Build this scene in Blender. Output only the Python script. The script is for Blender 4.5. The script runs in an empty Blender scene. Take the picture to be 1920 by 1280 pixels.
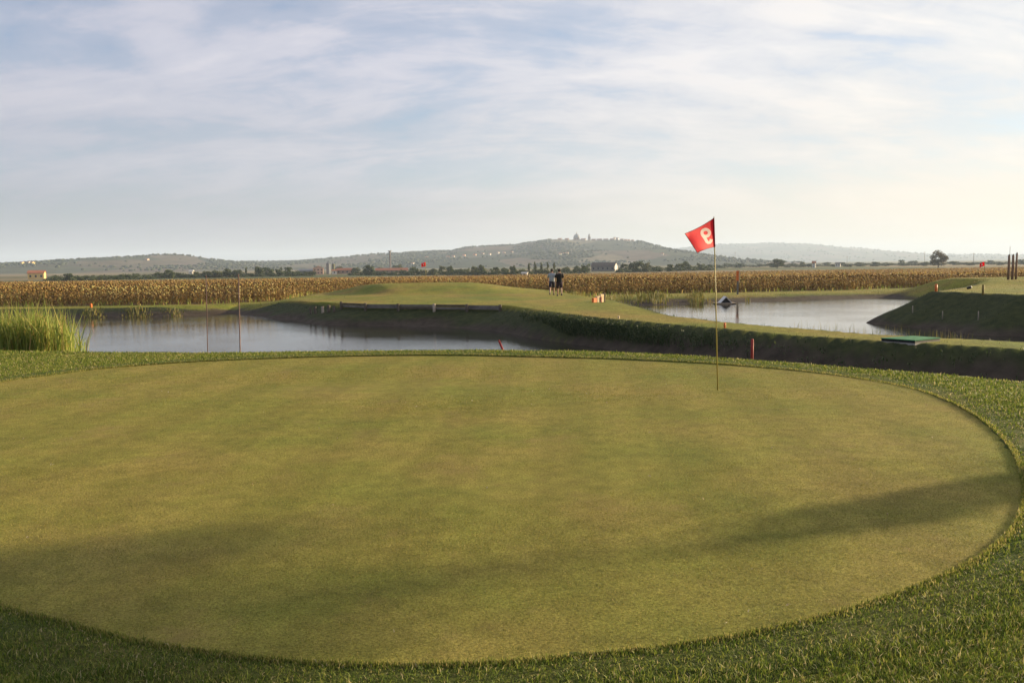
import bpy, bmesh, math, random
import numpy as np
from mathutils import Vector, Matrix
R = math.radians
rng = np.random.default_rng(7)
random.seed(7)
sc = bpy.context.scene
C = sc.collection
# ------------------------------------------------------------------ camera
F = 1550.0; EYE = 1.58; HOR = 496.0; ROLL = R(0.65)
PITCH = math.atan((640 - HOR) / F)
fwd = Vector((0, math.cos(PITCH), -math.sin(PITCH)))
up0 = Vector((0, math.sin(PITCH), math.cos(PITCH))); rt0 = Vector((1, 0, 0))
rt = rt0 * math.cos(ROLL) - up0 * math.sin(ROLL)
up = up0 * math.cos(ROLL) + rt0 * math.sin(ROLL)
cam = bpy.data.objects.new('camera', bpy.data.cameras.new('camera')); C.objects.link(cam)
M = Matrix((rt, up, -fwd)).transposed().to_4x4(); M.translation = (0, 0, EYE)
cam.matrix_world = M
cam.data.sensor_width = 36; cam.data.lens = 36 * F / 1920
cam.data.clip_start = 0.1; cam.data.clip_end = 40000
sc.camera = cam
# ------------------------------------------------------------------ sun, sky, exposure
SUN_EL = R(11.0); SUN_AZ = R(67)            # azimuth clockwise from +Y
sdir = Vector((math.sin(SUN_AZ) * math.cos(SUN_EL), math.cos(SUN_AZ) * math.cos(SUN_EL), math.sin(SUN_EL)))
sun = bpy.data.objects.new('sun', bpy.data.lights.new('sun', 'SUN')); C.objects.link(sun)
sun.data.energy = 5.0; sun.data.angle = R(1.3); sun.data.color = (1.0, 0.79, 0.49)
sun.rotation_euler = sdir.to_track_quat('Z', 'Y').to_euler()
sc.view_settings.view_transform = 'Standard'; sc.view_settings.look = 'None'
sc.view_settings.gamma = 1; sc.view_settings.use_curve_mapping = False
sc.view_settings.exposure = 1.36
try:
    sc.cycles.use_denoising = True; sc.cycles.denoiser = 'OPENIMAGEDENOISE'
    sc.cycles.denoising_input_passes = 'RGB_ALBEDO_NORMAL'
    sc.cycles.volume_bounces = 1; sc.cycles.max_bounces = 8; sc.cycles.transparent_max_bounces = 12
except Exception: pass
world = bpy.data.worlds.new('World'); sc.world = world; world.use_nodes = True
wn = world.node_tree.nodes; wl = world.node_tree.links; wn.clear()
def N(nodes, t, **k):
    n = nodes.new(t)
    for a, b in k.items():
        if a[0] == 'i' and a[1:].isdigit(): n.inputs[int(a[1:])].default_value = b
        else: setattr(n, a, b)
    return n
def ramp(nodes, stops, interp='LINEAR'):
    r = nodes.new('ShaderNodeValToRGB'); e = r.color_ramp.elements; r.color_ramp.interpolation = interp
    while len(e) < len(stops): e.new(0.5)
    for el, (p, c) in zip(e, stops):
        el.position = p; el.color = (*c, 1) if len(c) == 3 else c
    return r
def math_(nodes, links, op, a, b=None, c=None):
    m = nodes.new('ShaderNodeMath'); m.operation = op
    for i, v in enumerate((a, b, c)):
        if v is None: continue
        if isinstance(v, (int, float)): m.inputs[i].default_value = v
        else: links.new(v, m.inputs[i])
    return m.outputs[0]
def mixc(nodes, links, f, a, b, blend='MIX'):
    m = nodes.new('ShaderNodeMix'); m.data_type = 'RGBA'; m.blend_type = blend
    for s, v in ((0, f), (6, a), (7, b)):
        if isinstance(v, (int, float)): m.inputs[s].default_value = v
        elif isinstance(v, tuple): m.inputs[s].default_value = (*v, 1) if len(v) == 3 else v
        else: links.new(v, m.inputs[s])
    return m.outputs[2]
SKY = 0.075
def build_sky():
    out = wn.new('ShaderNodeOutputWorld'); bg = wn.new('ShaderNodeBackground'); wl.new(bg.outputs[0], out.inputs[0])
    sky = N(wn, 'ShaderNodeTexSky', sky_type='NISHITA', sun_disc=False, sun_elevation=SUN_EL, sun_rotation=SUN_AZ,
            altitude=20, air_density=1.0, dust_density=0.5, ozone_density=3.6)
    tc = wn.new('ShaderNodeTexCoord'); sp = wn.new('ShaderNodeSeparateXYZ'); wl.new(tc.outputs['Generated'], sp.inputs[0])
    z = math_(wn, wl, 'ADD', math_(wn, wl, 'MAXIMUM', sp.outputs[2], 0.0), 0.34)
    px = math_(wn, wl, 'DIVIDE', sp.outputs[0], z); py = math_(wn, wl, 'DIVIDE', sp.outputs[1], z)
    cb = wn.new('ShaderNodeCombineXYZ'); wl.new(px, cb.inputs[0]); wl.new(py, cb.inputs[1])
    def noise(loc, rot, scl, scale, detail, rough, dist):
        mp = wn.new('ShaderNodeMapping'); wl.new(cb.outputs[0], mp.inputs[0])
        mp.inputs[1].default_value = loc; mp.inputs[2].default_value = (0, 0, rot); mp.inputs[3].default_value = scl
        n = N(wn, 'ShaderNodeTexNoise'); wl.new(mp.outputs[0], n.inputs['Vector'])
        n.inputs['Scale'].default_value = scale; n.inputs['Detail'].default_value = detail
        n.inputs['Roughness'].default_value = rough; n.inputs['Distortion'].default_value = dist
        return n.outputs[0]
    n1 = noise((2.5, 8.1, 0), R(-38), (0.8, 1.7, 1), 1.7, 9, 0.54, 0.7)      # broad sheets
    n2 = noise((0.7, 4.4, 0), R(34), (0.6, 2.4, 1), 2.4, 9, 0.58, 0.9)         # streaks
    n3 = noise((1.0, 5.0, 0), R(-30), (1, 1.6, 1), 7, 8, 0.62, 0.6)            # small ruffles
    a = math_(wn, wl, 'MULTIPLY', n1, 0.48); a = math_(wn, wl, 'MULTIPLY_ADD', n2, 0.33, a); a = math_(wn, wl, 'MULTIPLY_ADD', n3, 0.19, a)
    cov = ramp(wn, [(0.37, (0.35,) * 3), (0.44, (0.62,) * 3), (0.52, (0.90,) * 3), (0.62, (1,) * 3)], 'EASE'); wl.new(a, cov.inputs[0])
    vs = N(wn, 'ShaderNodeVectorMath', operation='DOT_PRODUCT'); wl.new(tc.outputs['Generated'], vs.inputs[0]); vs.inputs[1].default_value = sdir
    sa = math_(wn, wl, 'MULTIPLY_ADD', vs.outputs['Value'], 0.5, 0.5)          # 0 away from the sun, 1 towards it
    glow = ramp(wn, [(0.0, (0.18, 0.185, 0.23)), (0.42, (0.225, 0.223, 0.262)), (0.65, (0.285, 0.275, 0.302)), (0.80, (0.335, 0.322, 0.326)), (0.91, (0.38, 0.36, 0.338)), (1.0, (0.58, 0.50, 0.39))])
    wl.new(sa, glow.inputs[0])
    # low haze layer near the horizon
    hz = ramp(wn, [(0.0, (1,) * 3), (0.05, (0.75,) * 3), (0.12, (0.30,) * 3), (0.24, (0.0,) * 3)], 'EASE'); wl.new(sp.outputs[2], hz.inputs[0])
    low = ramp(wn, [(0.0, (0.125, 0.13, 0.155)), (0.42, (0.120, 0.126, 0.150)), (0.62, (0.175, 0.174, 0.186)), (0.78, (0.33, 0.30, 0.255)), (0.91, (0.43, 0.36, 0.275)), (1.0, (0.60, 0.46, 0.31))])
    wl.new(sa, low.inputs[0])
    skc = mixc(wn, wl, 1.0, sky.outputs[0], (SKY, SKY, SKY), 'MULTIPLY')
    thick = ramp(wn, [(0.42, (0.88,) * 3), (0.50, (0.98,) * 3), (0.58, (1.13, 1.11, 1.07))]); wl.new(a, thick.inputs[0])
    cl = mixc(wn, wl, 1.0, glow.outputs[0], thick.outputs[0], 'MULTIPLY')
    c = mixc(wn, wl, math_(wn, wl, 'MULTIPLY', cov.outputs[0], 0.92), skc, cl)
    c = mixc(wn, wl, math_(wn, wl, 'MULTIPLY', hz.outputs[0], 0.88), c, low.outputs[0])
    wl.new(c, bg.inputs[0]); bg.inputs[1].default_value = 1.0
build_sky()

# ------------------------------------------------------------------ pixel helpers (a pixel is a direction only)
def ray(px, py):
    return fwd + rt * ((px - 960) / F) + up * ((640 - py) / F)
def G(px, py, z=0.0):                       # where that direction meets level z
    d = ray(px, py); t = (z - EYE) / d.z
    return (d.x * t, d.y * t)
def at(px, py, Y):                          # the point on it at ground distance Y
    d = ray(px, py); t = Y / d.y
    return Vector((d.x * t, Y, EYE + d.z * t))
def sstep(a, b, x):
    t = np.clip((x - a) / (b - a), 0, 1); return t * t * (3 - 2 * t)
def inpoly(P, X, Y):
    X = np.asarray(X, float); Y = np.asarray(Y, float); r = np.zeros(X.shape, bool); n = len(P)
    for i in range(n):
        x1, y1 = P[i]; x2, y2 = P[(i + 1) % n]
        if y1 == y2: continue
        c = ((y1 > Y) != (y2 > Y)) & (X < (x2 - x1) * (Y - y1) / (y2 - y1) + x1); r ^= c
    return r
def segd(p, q, X, Y):
    dx, dy = q[0] - p[0], q[1] - p[1]; L = dx * dx + dy * dy + 1e-12
    t = np.clip(((X - p[0]) * dx + (Y - p[1]) * dy) / L, 0, 1)
    return np.hypot(X - p[0] - t * dx, Y - p[1] - t * dy), t
def polyd(P, X, Y, closed=True):
    d = np.full(np.shape(X), 1e9); n = len(P)
    for i in range(n if closed else n - 1):
        d = np.minimum(d, segd(P[i], P[(i + 1) % n], X, Y)[0])
    return d
def smooth_loop(P, n):                      # closed Catmull-Rom, n points per span
    out = []; m = len(P)
    for i in range(m):
        p0, p1, p2, p3 = (np.array(P[(i + k) % m], float) for k in (-1, 0, 1, 2))
        for j in range(n):
            t = j / n
            out.append(tuple(0.5 * (2 * p1 + (p2 - p0) * t + (2 * p0 - 5 * p1 + 4 * p2 - p3) * t * t + (3 * p1 - p0 - 3 * p2 + p3) * t ** 3)))
    return out
_ns = [(rng.uniform(0, 2 * math.pi), rng.uniform(0, 2 * math.pi)) for _ in range(12)]
def wob(X, Y, s, seed=0):                   # cheap smooth noise, about -1..1
    v = 0
    for k in range(4):
        a, b = _ns[(seed + k) % 12]; f = s * 1.7 ** k
        v = v + np.sin(X * f * math.cos(a) + Y * f * math.sin(a) + b) * 0.62 ** k
    return v / 1.9

# ------------------------------------------------------------------ plan of the place
green_px = [(0, 716), (100, 701), (200, 689), (300, 681), (400, 675), (550, 669), (700, 665), (850, 664), (1000, 667), (1150, 671), (1300, 678),
            (1400, 685), (1500, 694), (1600, 707), (1700, 725), (1765, 746), (1820, 773), (1865, 808), (1895, 845), (1912, 890), (1914, 935),
            (1895, 985), (1845, 1032), (1780, 1068), (1690, 1104), (1580, 1140), (1450, 1172), (1300, 1199), (1120, 1220), (950, 1235), (800, 1240),
            (650, 1238), (500, 1229), (380, 1215), (250, 1193), (120, 1160), (0, 1128)]
GREEN = [G(a, b) for a, b in green_px] + [(-3.05, 4.30), (-4.3, 5.35), (-5.6, 6.75), (-6.65, 8.35), (-7.05, 9.8)]
GREEN = smooth_loop(GREEN, 8)
lip = [(-60, 21), (-30, 18.5), (-18, 17.2)] + [G(a, b) for a, b in [(0, 657), (200, 660), (400, 661), (700, 657), (900, 656), (1100, 658), (1200, 662), (1300, 667),
       (1400, 674), (1500, 681), (1600, 690), (1700, 697), (1800, 705), (1920, 716)]] + [(9.5, 9.7), (16, 8.6), (45, 5)]
ZC = -0.65                                   # level of the causeway
front = [G(a, b, ZC) for a, b in [(1920, 655), (1800, 648), (1700, 643), (1600, 637), (1500, 630), (1400, 621), (1250, 607), (1150, 598), (1050, 589)]]
front += [G(940, 573, -0.6), G(876, 572, -0.6), G(815, 571.5, -0.6), G(740, 571, -0.6), G(687, 570, -0.58), G(640, 567, -0.55), G(560, 559, -0.5)]
left_bank = [G(a, b, -1.1) for a, b in [(455, 568), (380, 573), (300, 575.5), (150, 577), (0, 579)]] + [(-60, 62)]
POND1 = lip + [(45, 15)] + [(22, 18.6)] + front + left_bank
n_lip, n_fr = len(lip), len(front) + 2
S1 = [0.55] * n_lip + [0.85] * 11 + [0.36] * (n_fr - 11) + [0.26] * len(left_bank)
back = [G(a, b, ZC) for a, b in [(1172, 571), (1210, 582), (1250, 591), (1350, 602), (1450, 612), (1560, 620), (1650, 628), (1760, 634), (1920, 641)]] + [(22, 20.8), (45, 18)]
mound_e = [(45, 30.5), (32, 33.5)] + [G(1920, 552, 0), G(1850, 549, 0), G(1790, 546.5, 0), G(1752, 545, 0)] + [(25.0, 46.5), (31.5, 56), (38.5, 67.5)]
farb = [G(a, b, -1.25) for a, b in [(1700, 546), (1600, 548), (1500, 550.5), (1400, 553), (1300, 555.5), (1210, 558.5)]] + [(7.4, 65.5), (6.7, 60), (6.0, 51)]
POND2 = back + mound_e + farb
S2 = [0.5] * len(back) + [0.40] * 2 + [0.58] * 7 + [0.12] * 6 + [0.4] * 3
DROP = [0.0] * n_lip + [0.0] * 11 + [0.28] * 6 + [0.12] + [0.0] * len(left_bank)   # the ground steps down in front of the timber wall
WATER_Z = -1.66
TEE = [G(560, 559, -0.5), G(640, 567, -0.55), G(740, 571, -0.6), G(876, 572, -0.6), G(940, 573, -0.6), G(1050, 589, ZC), (4.6, 39.5), (4.9, 46), (4.7, 56), (3.6, 66), (1.0, 80), (-4, 89), (-14, 86), (-16.5, 74), (-15.5, 62)]
RM = [(21.8, 42.8), G(1850, 549, 0), G(1920, 552, 0), (45, 31), (80, 34), (80, 86), (44, 82), (39, 73), (31, 58)]
def land(X, Y):
    X = np.asarray(X, float); Y = np.asarray(Y, float)
    p = ZC + (-1.1 - ZC) * sstep(47, 57, Y)
    p = p - np.clip(Y - 58, 0, 270) * 0.0109 - np.clip(Y - 328, 0, 800) * 0.0009
    d = polyd(TEE, X, Y); ins = inpoly(TEE, X, Y)
    m = np.where(ins, 0.75 + 0.25 * sstep(0, 6, d), 0.75 * (1 - sstep(0, 4.0, d)))
    zt = -0.57 + 0.10 * np.exp(-(((X + 3) / 9) ** 2 + ((Y - 74) / 13) ** 2)) + 0.62 * sstep(0, 1.7, (X + 14.2) * .75 + (Y - 70) * .35) * sstep(60, 68, Y) * (1 - sstep(71, 82, Y)) * (1 - sstep(-6, 6, X))
    p = p + np.where((m > 0) & (zt > p), (zt - p) * m, 0)
    d2 = polyd(RM, X, Y); in2 = inpoly(RM, X, Y)
    m2 = np.where(in2, 1.0, 1 - sstep(0, 5.0, d2)); zr = -0.02 - 0.012 * np.clip(Y - 42, 0, 60) + 0.30 * sstep(55, 58.5, Y)
    p = p + np.where(zr > p, (zr - p) * m2, 0)
    n = sstep(15.5, 20.5, Y + 0.08 * np.clip(X, 0, 40))
    return 0.0 * (1 - n) + p * n
def H(X, Y):
    X = np.asarray(X, float); Y = np.asarray(Y, float)
    z = land(X, Y)
    for P, S, D in ((POND1, S1, DROP), (POND2, S2, [0.0] * len(POND2))):
        ins = inpoly(P, X, Y)
        if not ins.any(): continue
        xs, ys = X[ins], Y[ins]; best = np.full(xs.shape, -9.0); n = len(P)
        zs = land(np.array([q[0] for q in P]), np.array([q[1] for q in P])) - np.array(D)
        for i in range(n):
            j = (i + 1) % n; d, t = segd(P[i], P[j], xs, ys)
            sl = S[i] + (S[j] - S[i]) * t
            best = np.maximum(best, zs[i] + (zs[j] - zs[i]) * t - sl * np.maximum(d - 0.15, 0) * (1 + 0.12 * wob(xs, ys, 0.9, 2)))
        z[ins] = np.maximum(best, -2.4)
    zz = z + 0.02 * wob(X, Y, 0.7) * sstep(19, 24, Y)
    g = inpoly(GREEN, X, Y) | (polyd(GREEN, X, Y) < 0.14)
    return np.where((Y < 17) & g, z - 0.14, zz)
def Hs(x, y): return float(H(np.array([x]), np.array([y]))[0])

# ------------------------------------------------------------------ materials
MATS = {}
def mat(name, col, rough=0.8, var=0.25, scale=6.0, spec=0.3, bump=0.0, metallic=0.0, trans=0.0, island=None, bscale=None):
    if name in MATS: return MATS[name]
    m = bpy.data.materials.new(name); m.use_nodes = True; nt = m.node_tree; n, l = nt.nodes, nt.links; n.clear()
    out = n.new('ShaderNodeOutputMaterial'); b = n.new('ShaderNodeBsdfPrincipled'); l.new(b.outputs[0], out.inputs[0])
    b.inputs['Roughness'].default_value = rough; b.inputs['Specular IOR Level'].default_value = spec; b.inputs['Metallic'].default_value = metallic
    tc = n.new('ShaderNodeTexCoord')
    if island:
        gi = n.new('ShaderNodeNewGeometry'); r = ramp(n, island); l.new(gi.outputs['Random Per Island'], r.inputs[0]); c = r.outputs[0]
    else:
        no = N(n, 'ShaderNodeTexNoise'); no.inputs['Scale'].default_value = scale; no.inputs['Detail'].default_value = 5
        l.new(tc.outputs['Object'], no.inputs['Vector'])
        r = ramp(n, [(0.3, tuple(v * (1 - var) for v in col)), (0.7, tuple(min(1, v * (1 + var)) for v in col))]); l.new(no.outputs[0], r.inputs[0]); c = r.outputs[0]
        if bump:
            bp = n.new('ShaderNodeBump'); bp.inputs['Strength'].default_value = bump; bp.inputs['Distance'].default_value = 0.02
            nb = N(n, 'ShaderNodeTexNoise'); nb.inputs['Scale'].default_value = bscale or scale * 4; nb.inputs['Detail'].default_value = 4
            l.new(tc.outputs['Object'], nb.inputs['Vector']); l.new(nb.outputs[0], bp.inputs['Height']); l.new(bp.outputs[0], b.inputs['Normal'])
    l.new(c, b.inputs['Base Color'])
    if trans:
        t = n.new('ShaderNodeBsdfTranslucent'); l.new(c, t.inputs[0]); mx = n.new('ShaderNodeMixShader'); mx.inputs[0].default_value = trans
        l.new(b.outputs[0], mx.inputs[1]); l.new(t.outputs[0], mx.inputs[2]); l.new(mx.outputs[0], out.inputs[0])
    MATS[name] = m; return m
def turf_mat(name, cols, scales, bump, bscale, attr=False, stripes=False):
    m = bpy.data.materials.new(name); m.use_nodes = True; n, l = m.node_tree.nodes, m.node_tree.links
    b = n['Principled BSDF']; b.inputs['Roughness'].default_value = 0.9; b.inputs['Specular IOR Level'].default_value = 0.12
    geo = n.new('ShaderNodeNewGeometry')
    def noi(s, det=6, rough=0.6, stretch=None, rot=0):
        mp = n.new('ShaderNodeMapping'); l.new(geo.outputs['Position'], mp.inputs[0]); mp.inputs[2].default_value = (0, 0, rot)
        if stretch: mp.inputs[3].default_value = stretch
        t = N(n, 'ShaderNodeTexNoise'); t.inputs['Scale'].default_value = s; t.inputs['Detail'].default_value = det; t.inputs['Roughness'].default_value = rough
        l.new(mp.outputs[0], t.inputs['Vector']); return t.outputs[0]
    big = ramp(n, [(0.36, cols[0]), (0.50, cols[1]), (0.64, cols[2])]); l.new(noi(scales[0], 4, 0.62), big.inputs[0])
    mid = ramp(n, [(0.36, (0.82,) * 3), (0.64, (1.16,) * 3)]); l.new(noi(scales[1], 5, 0.7), mid.inputs[0])
    fine = ramp(n, [(0.30, (0.55,) * 3), (0.70, (1.42,) * 3)]); l.new(noi(scales[2], 3, 0.7), fine.inputs[0])
    c = mixc(n, l, 1.0, big.outputs[0], mid.outputs[0], 'MULTIPLY'); c = mixc(n, l, 1.0, c, fine.outputs[0], 'MULTIPLY')
    rd = ramp(n, [(0.56, (0, 0, 0)), (0.72, (1, 1, 1))]); l.new(noi(scales[0] * 1.9, 5, 0.65), rd.inputs[0])
    c = mixc(n, l, math_(n, l, 'MULTIPLY', rd.outputs[0], 0.55), c, cols[3])
    if stripes:
        wv = N(n, 'ShaderNodeTexWave'); wv.inputs['Scale'].default_value = 0.30; wv.inputs['Distortion'].default_value = 0.5; mpw = n.new('ShaderNodeMapping'); mpw.inputs[2].default_value = (0, 0, R(4)); l.new(geo.outputs['Position'], mpw.inputs[0]); l.new(mpw.outputs[0], wv.inputs['Vector'])
        wr = ramp(n, [(0.35, (0.94,) * 3), (0.65, (1.06,) * 3)]); l.new(wv.outputs['Fac'], wr.inputs[0]); c = mixc(n, l, 1.0, c, wr.outputs[0], 'MULTIPLY')
    if attr:
        at_ = n.new('ShaderNodeAttribute'); at_.attribute_name = 'zone'; s = n.new('ShaderNodeSeparateColor'); l.new(at_.outputs['Color'], s.inputs[0])
        mud = ramp(n, [(0.3, (0.034, 0.027, 0.020)), (0.7, (0.080, 0.062, 0.046))]); l.new(noi(2.2, 6), mud.inputs[0])
        soil = ramp(n, [(0.3, (0.13, 0.085, 0.04)), (0.7, (0.21, 0.14, 0.065))]); l.new(noi(0.12, 8), soil.inputs[0])
        vor = N(n, 'ShaderNodeTexVoronoi'); vor.inputs['Scale'].default_value = 0.006; l.new(geo.outputs['Position'], vor.inputs['Vector'])
        vs_ = n.new('ShaderNodeSeparateColor'); l.new(vor.outputs['Color'], vs_.inputs[0])
        fld = ramp(n, [(0.2, (0.07, 0.085, 0.03)), (0.5, (0.15, 0.12, 0.06)), (0.8, (0.20, 0.16, 0.09))]); l.new(vs_.outputs[0], fld.inputs[0])
        wd = ramp(n, [(0.3, (0.022, 0.032, 0.012)), (0.7, (0.060, 0.066, 0.024))]); l.new(noi(3.0, 6), wd.inputs[0]); c = mixc(n, l, at_.outputs['Alpha'], c, wd.outputs[0])  # bank weed colour, made darker to deepen the shade on the slopes
        c = mixc(n, l, s.outputs[0], c, mud.outputs[0]); c = mixc(n, l, s.outputs[1], c, soil.outputs[0]); c = mixc(n, l, s.outputs[2], c, fld.outputs[0])
    l.new(c, b.inputs['Base Color'])
    bp = n.new('ShaderNodeBump'); bp.inputs['Strength'].default_value = bump; bp.inputs['Distance'].default_value = 0.03
    l.new(noi(bscale, 5, 0.75), bp.inputs['Height']); l.new(bp.outputs[0], b.inputs['Normal'])
    return m
M_GREEN = turf_mat('mown green turf', [(0.162, 0.168, 0.030), (0.200, 0.182, 0.038), (0.232, 0.188, 0.048), (0.225, 0.158, 0.062)], (0.55, 5.5, 70), 0.35, 60, stripes=True)
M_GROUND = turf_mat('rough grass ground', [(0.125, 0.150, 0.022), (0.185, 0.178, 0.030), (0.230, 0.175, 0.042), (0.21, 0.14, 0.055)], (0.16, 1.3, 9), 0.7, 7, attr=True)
M_COLLAR = turf_mat('collar turf', [(0.06, 0.085, 0.018), (0.085, 0.10, 0.022), (0.12, 0.115, 0.03), (0.15, 0.11, 0.045)], (0.8, 5, 60), 0.8, 45)
def leafm(name, stops, trans=0.35, rough=0.6): return mat(name, None, rough=rough, island=stops, trans=trans, spec=0.25)
M_BLADE = leafm('collar grass blades', [(0.0, (0.045, 0.08, 0.011)), (0.35, (0.10, 0.15, 0.020)), (0.72, (0.20, 0.245, 0.036)), (0.90, (0.32, 0.30, 0.07)), (0.96, (0.42, 0.34, 0.15)), (1.0, (0.55, 0.47, 0.28))], 0.38)
M_RIM = leafm('sunlit-pale rim blades', [(0.0, (0.12, 0.15, 0.025)), (0.5, (0.23, 0.23, 0.05)), (1.0, (0.44, 0.35, 0.14))], 0.6)  # blade colours lightened to stand in for sun on the rim
M_FINE = leafm('putting green blades', [(0.0, (0.10, 0.135, 0.020)), (0.4, (0.205, 0.205, 0.034)), (0.75, (0.32, 0.258, 0.055)), (1.0, (0.45, 0.345, 0.12))], 0.3)
M_BANK = leafm('bank grass blades', [(0.0, (0.07, 0.09, 0.02)), (0.5, (0.14, 0.14, 0.035)), (1.0, (0.24, 0.18, 0.06))], 0.35)
M_REED = leafm('reed leaves', [(0.0, (0.12, 0.18, 0.03)), (0.5, (0.24, 0.29, 0.055)), (0.85, (0.40, 0.37, 0.10)), (1.0, (0.50, 0.33, 0.12))], 0.45)
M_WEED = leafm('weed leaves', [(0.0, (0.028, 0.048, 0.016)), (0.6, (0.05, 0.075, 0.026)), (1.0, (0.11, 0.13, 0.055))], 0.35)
M_CROP = leafm('dry sunflower leaves', [(0.0, (0.11, 0.065, 0.024)), (0.3, (0.19, 0.115, 0.036)), (0.60, (0.29, 0.175, 0.052)), (0.80, (0.38, 0.26, 0.085)), (0.90, (0.22, 0.21, 0.05)), (1.0, (0.50, 0.38, 0.17))], 0.3, 0.75)
M_LEAF = leafm('tree leaves', [(0.0, (0.028, 0.045, 0.016)), (0.6, (0.055, 0.078, 0.024)), (1.0, (0.10, 0.115, 0.035))], 0.25)
M_LEAF2 = leafm('pale tree leaves', [(0.0, (0.045, 0.062, 0.026)), (0.6, (0.085, 0.10, 0.040)), (1.0, (0.14, 0.14, 0.055))], 0.25)
M_LEAF3 = leafm('russet tree leaves', [(0.0, (0.06, 0.045, 0.02)), (0.6, (0.10, 0.065, 0.03)), (1.0, (0.13, 0.12, 0.04))], 0.25)
M_BARK = mat('bark', (0.09, 0.065, 0.045), 0.9, 0.35, 8, bump=0.6)

# ------------------------------------------------------------------ object helpers
def tag(o, label=None, cat=None, group=None, kind=None):
    for k, v in (('label', label), ('category', cat), ('group', group), ('kind', kind)):
        if v: o[k] = v
    return o
def empty(name, loc, rz=0.0):
    o = bpy.data.objects.new(name, None); C.objects.link(o); o.location = loc; o.rotation_euler = (0, 0, rz); return o
def npmesh(name, V, T, m, smooth=False):
    V = np.ascontiguousarray(V, np.float32); T = np.ascontiguousarray(T, np.int32)
    me = bpy.data.meshes.new(name); k = T.shape[1]
    me.vertices.add(len(V)); me.vertices.foreach_set('co', V.ravel())
    me.loops.add(T.size); me.loops.foreach_set('vertex_index', T.ravel())
    me.polygons.add(len(T)); me.polygons.foreach_set('loop_start', np.arange(0, T.size, k, dtype=np.int32))
    me.update(calc_edges=True)
    if smooth: me.polygons.foreach_set('use_smooth', np.ones(len(T), bool))
    if m: me.materials.append(m)
    return me
def link(name, me, parent=None, loc=None):
    o = bpy.data.objects.new(name, me); C.objects.link(o)
    if parent: o.parent = parent
    if loc is not None: o.location = loc
    return o
class MB:                                   # collects shapes that become ONE mesh
    def __init__(s): s.v = []; s.f = []
    def add(s, vs, fs):
        k = len(s.v); s.v += [tuple(v) for v in vs]; s.f += [tuple(i + k for i in f) for f in fs]; return s
    def box(s, c, d, rz=0.0, taper=1.0):
        x, y, z = (q / 2 for q in d); vs = []
        for dz in (-1, 1):
            t = taper if dz > 0 else 1.0
            for sx, sy in ((-1, -1), (1, -1), (1, 1), (-1, 1)):
                a, b = sx * x * t, sy * y * t
                vs.append((c[0] + a * math.cos(rz) - b * math.sin(rz), c[1] + a * math.sin(rz) + b * math.cos(rz), c[2] + dz * z))
        return s.add(vs, [(3, 2, 1, 0), (4, 5, 6, 7), (0, 1, 5, 4), (1, 2, 6, 5), (2, 3, 7, 6), (3, 0, 4, 7)])
    def tube(s, pts, rad, n=8, cap=True):
        pts = [Vector(p) for p in pts]; rad = rad if isinstance(rad, (list, tuple)) else [rad] * len(pts); vs = []
        for i, p in enumerate(pts):
            t = (pts[min(i + 1, len(pts) - 1)] - pts[max(i - 1, 0)]).normalized()
            a = t.cross(Vector((0, 1, 0.01))) if abs(t.y) < 0.9 else t.cross(Vector((1, 0, 0))); a.normalize(); b = t.cross(a)
            for k in range(n):
                w = 2 * math.pi * k / n; vs.append(p + (a * math.cos(w) + b * math.sin(w)) * rad[i])
        fs = [(i * n + k, i * n + (k + 1) % n, (i + 1) * n + (k + 1) % n, (i + 1) * n + k) for i in range(len(pts) - 1) for k in range(n)]
        if cap: fs += [tuple(range(n)), tuple((len(pts) - 1) * n + k for k in range(n))]
        return s.add(vs, fs)
    def rings(s, rows, n=12, cap=True):     # rows: (cx, cy, z, rx, ry)
        vs = [(cx + rx * math.cos(2 * math.pi * k / n), cy + ry * math.sin(2 * math.pi * k / n), z) for cx, cy, z, rx, ry in rows for k in range(n)]
        fs = [(i * n + k, i * n + (k + 1) % n, (i + 1) * n + (k + 1) % n, (i + 1) * n + k) for i in range(len(rows) - 1) for k in range(n)]
        if cap: fs += [tuple(reversed(range(n))), tuple((len(rows) - 1) * n + k for k in range(n))]
        return s.add(vs, fs)
    def mesh(s, name, m, smooth=False, bevel=0.0):
        me = bpy.data.meshes.new(name); me.from_pydata(s.v, [], s.f)
        bm = bmesh.new(); bm.from_mesh(me)
        if bevel: bmesh.ops.bevel(bm, geom=list(bm.edges), offset=bevel, segments=1, affect='EDGES')
        bmesh.ops.recalc_face_normals(bm, faces=bm.faces); bm.to_mesh(me); bm.free()
        if smooth:
            for p in me.polygons: p.use_smooth = True
        me.materials.append(m); return me
    def build(s, name, m, parent=None, smooth=False, bevel=0.0): return link(name, s.mesh(name, m, smooth, bevel), parent)
def blades(P, h, w, lean, segs=2, az=None):
    n = len(P); a = rng.uniform(0, 2 * math.pi, n) if az is None else az; f = rng.uniform(0, 2 * math.pi, n)
    L = np.stack([np.cos(a), np.sin(a), np.zeros(n)], 1); S = np.stack([np.cos(f), np.sin(f), np.zeros(n)], 1)
    Z = np.array([0, 0, 1.0]); h = h[:, None]; w = w[:, None]; ln = lean[:, None]
    tip = P + L * h * np.sin(ln) + Z * h * np.cos(ln)
    if segs == 1:
        V = np.stack([P - S * w / 2, P + S * w / 2, tip], 1); T = np.arange(3 * n).reshape(n, 3); return V.reshape(-1, 3), T
    md = P + L * h * 0.5 * np.sin(ln * 0.45) + Z * h * 0.56 * np.cos(ln * 0.45)
    V = np.stack([P - S * w / 2, P + S * w / 2, md - S * w * 0.42, md + S * w * 0.42, tip], 1)
    b = (np.arange(n) * 5)[:, None]
    T = np.stack([b + [0, 1, 3], b + [0, 3, 2], b + [2, 3, 4]], 1).reshape(-1, 3)
    return V.reshape(-1, 3), T
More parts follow.
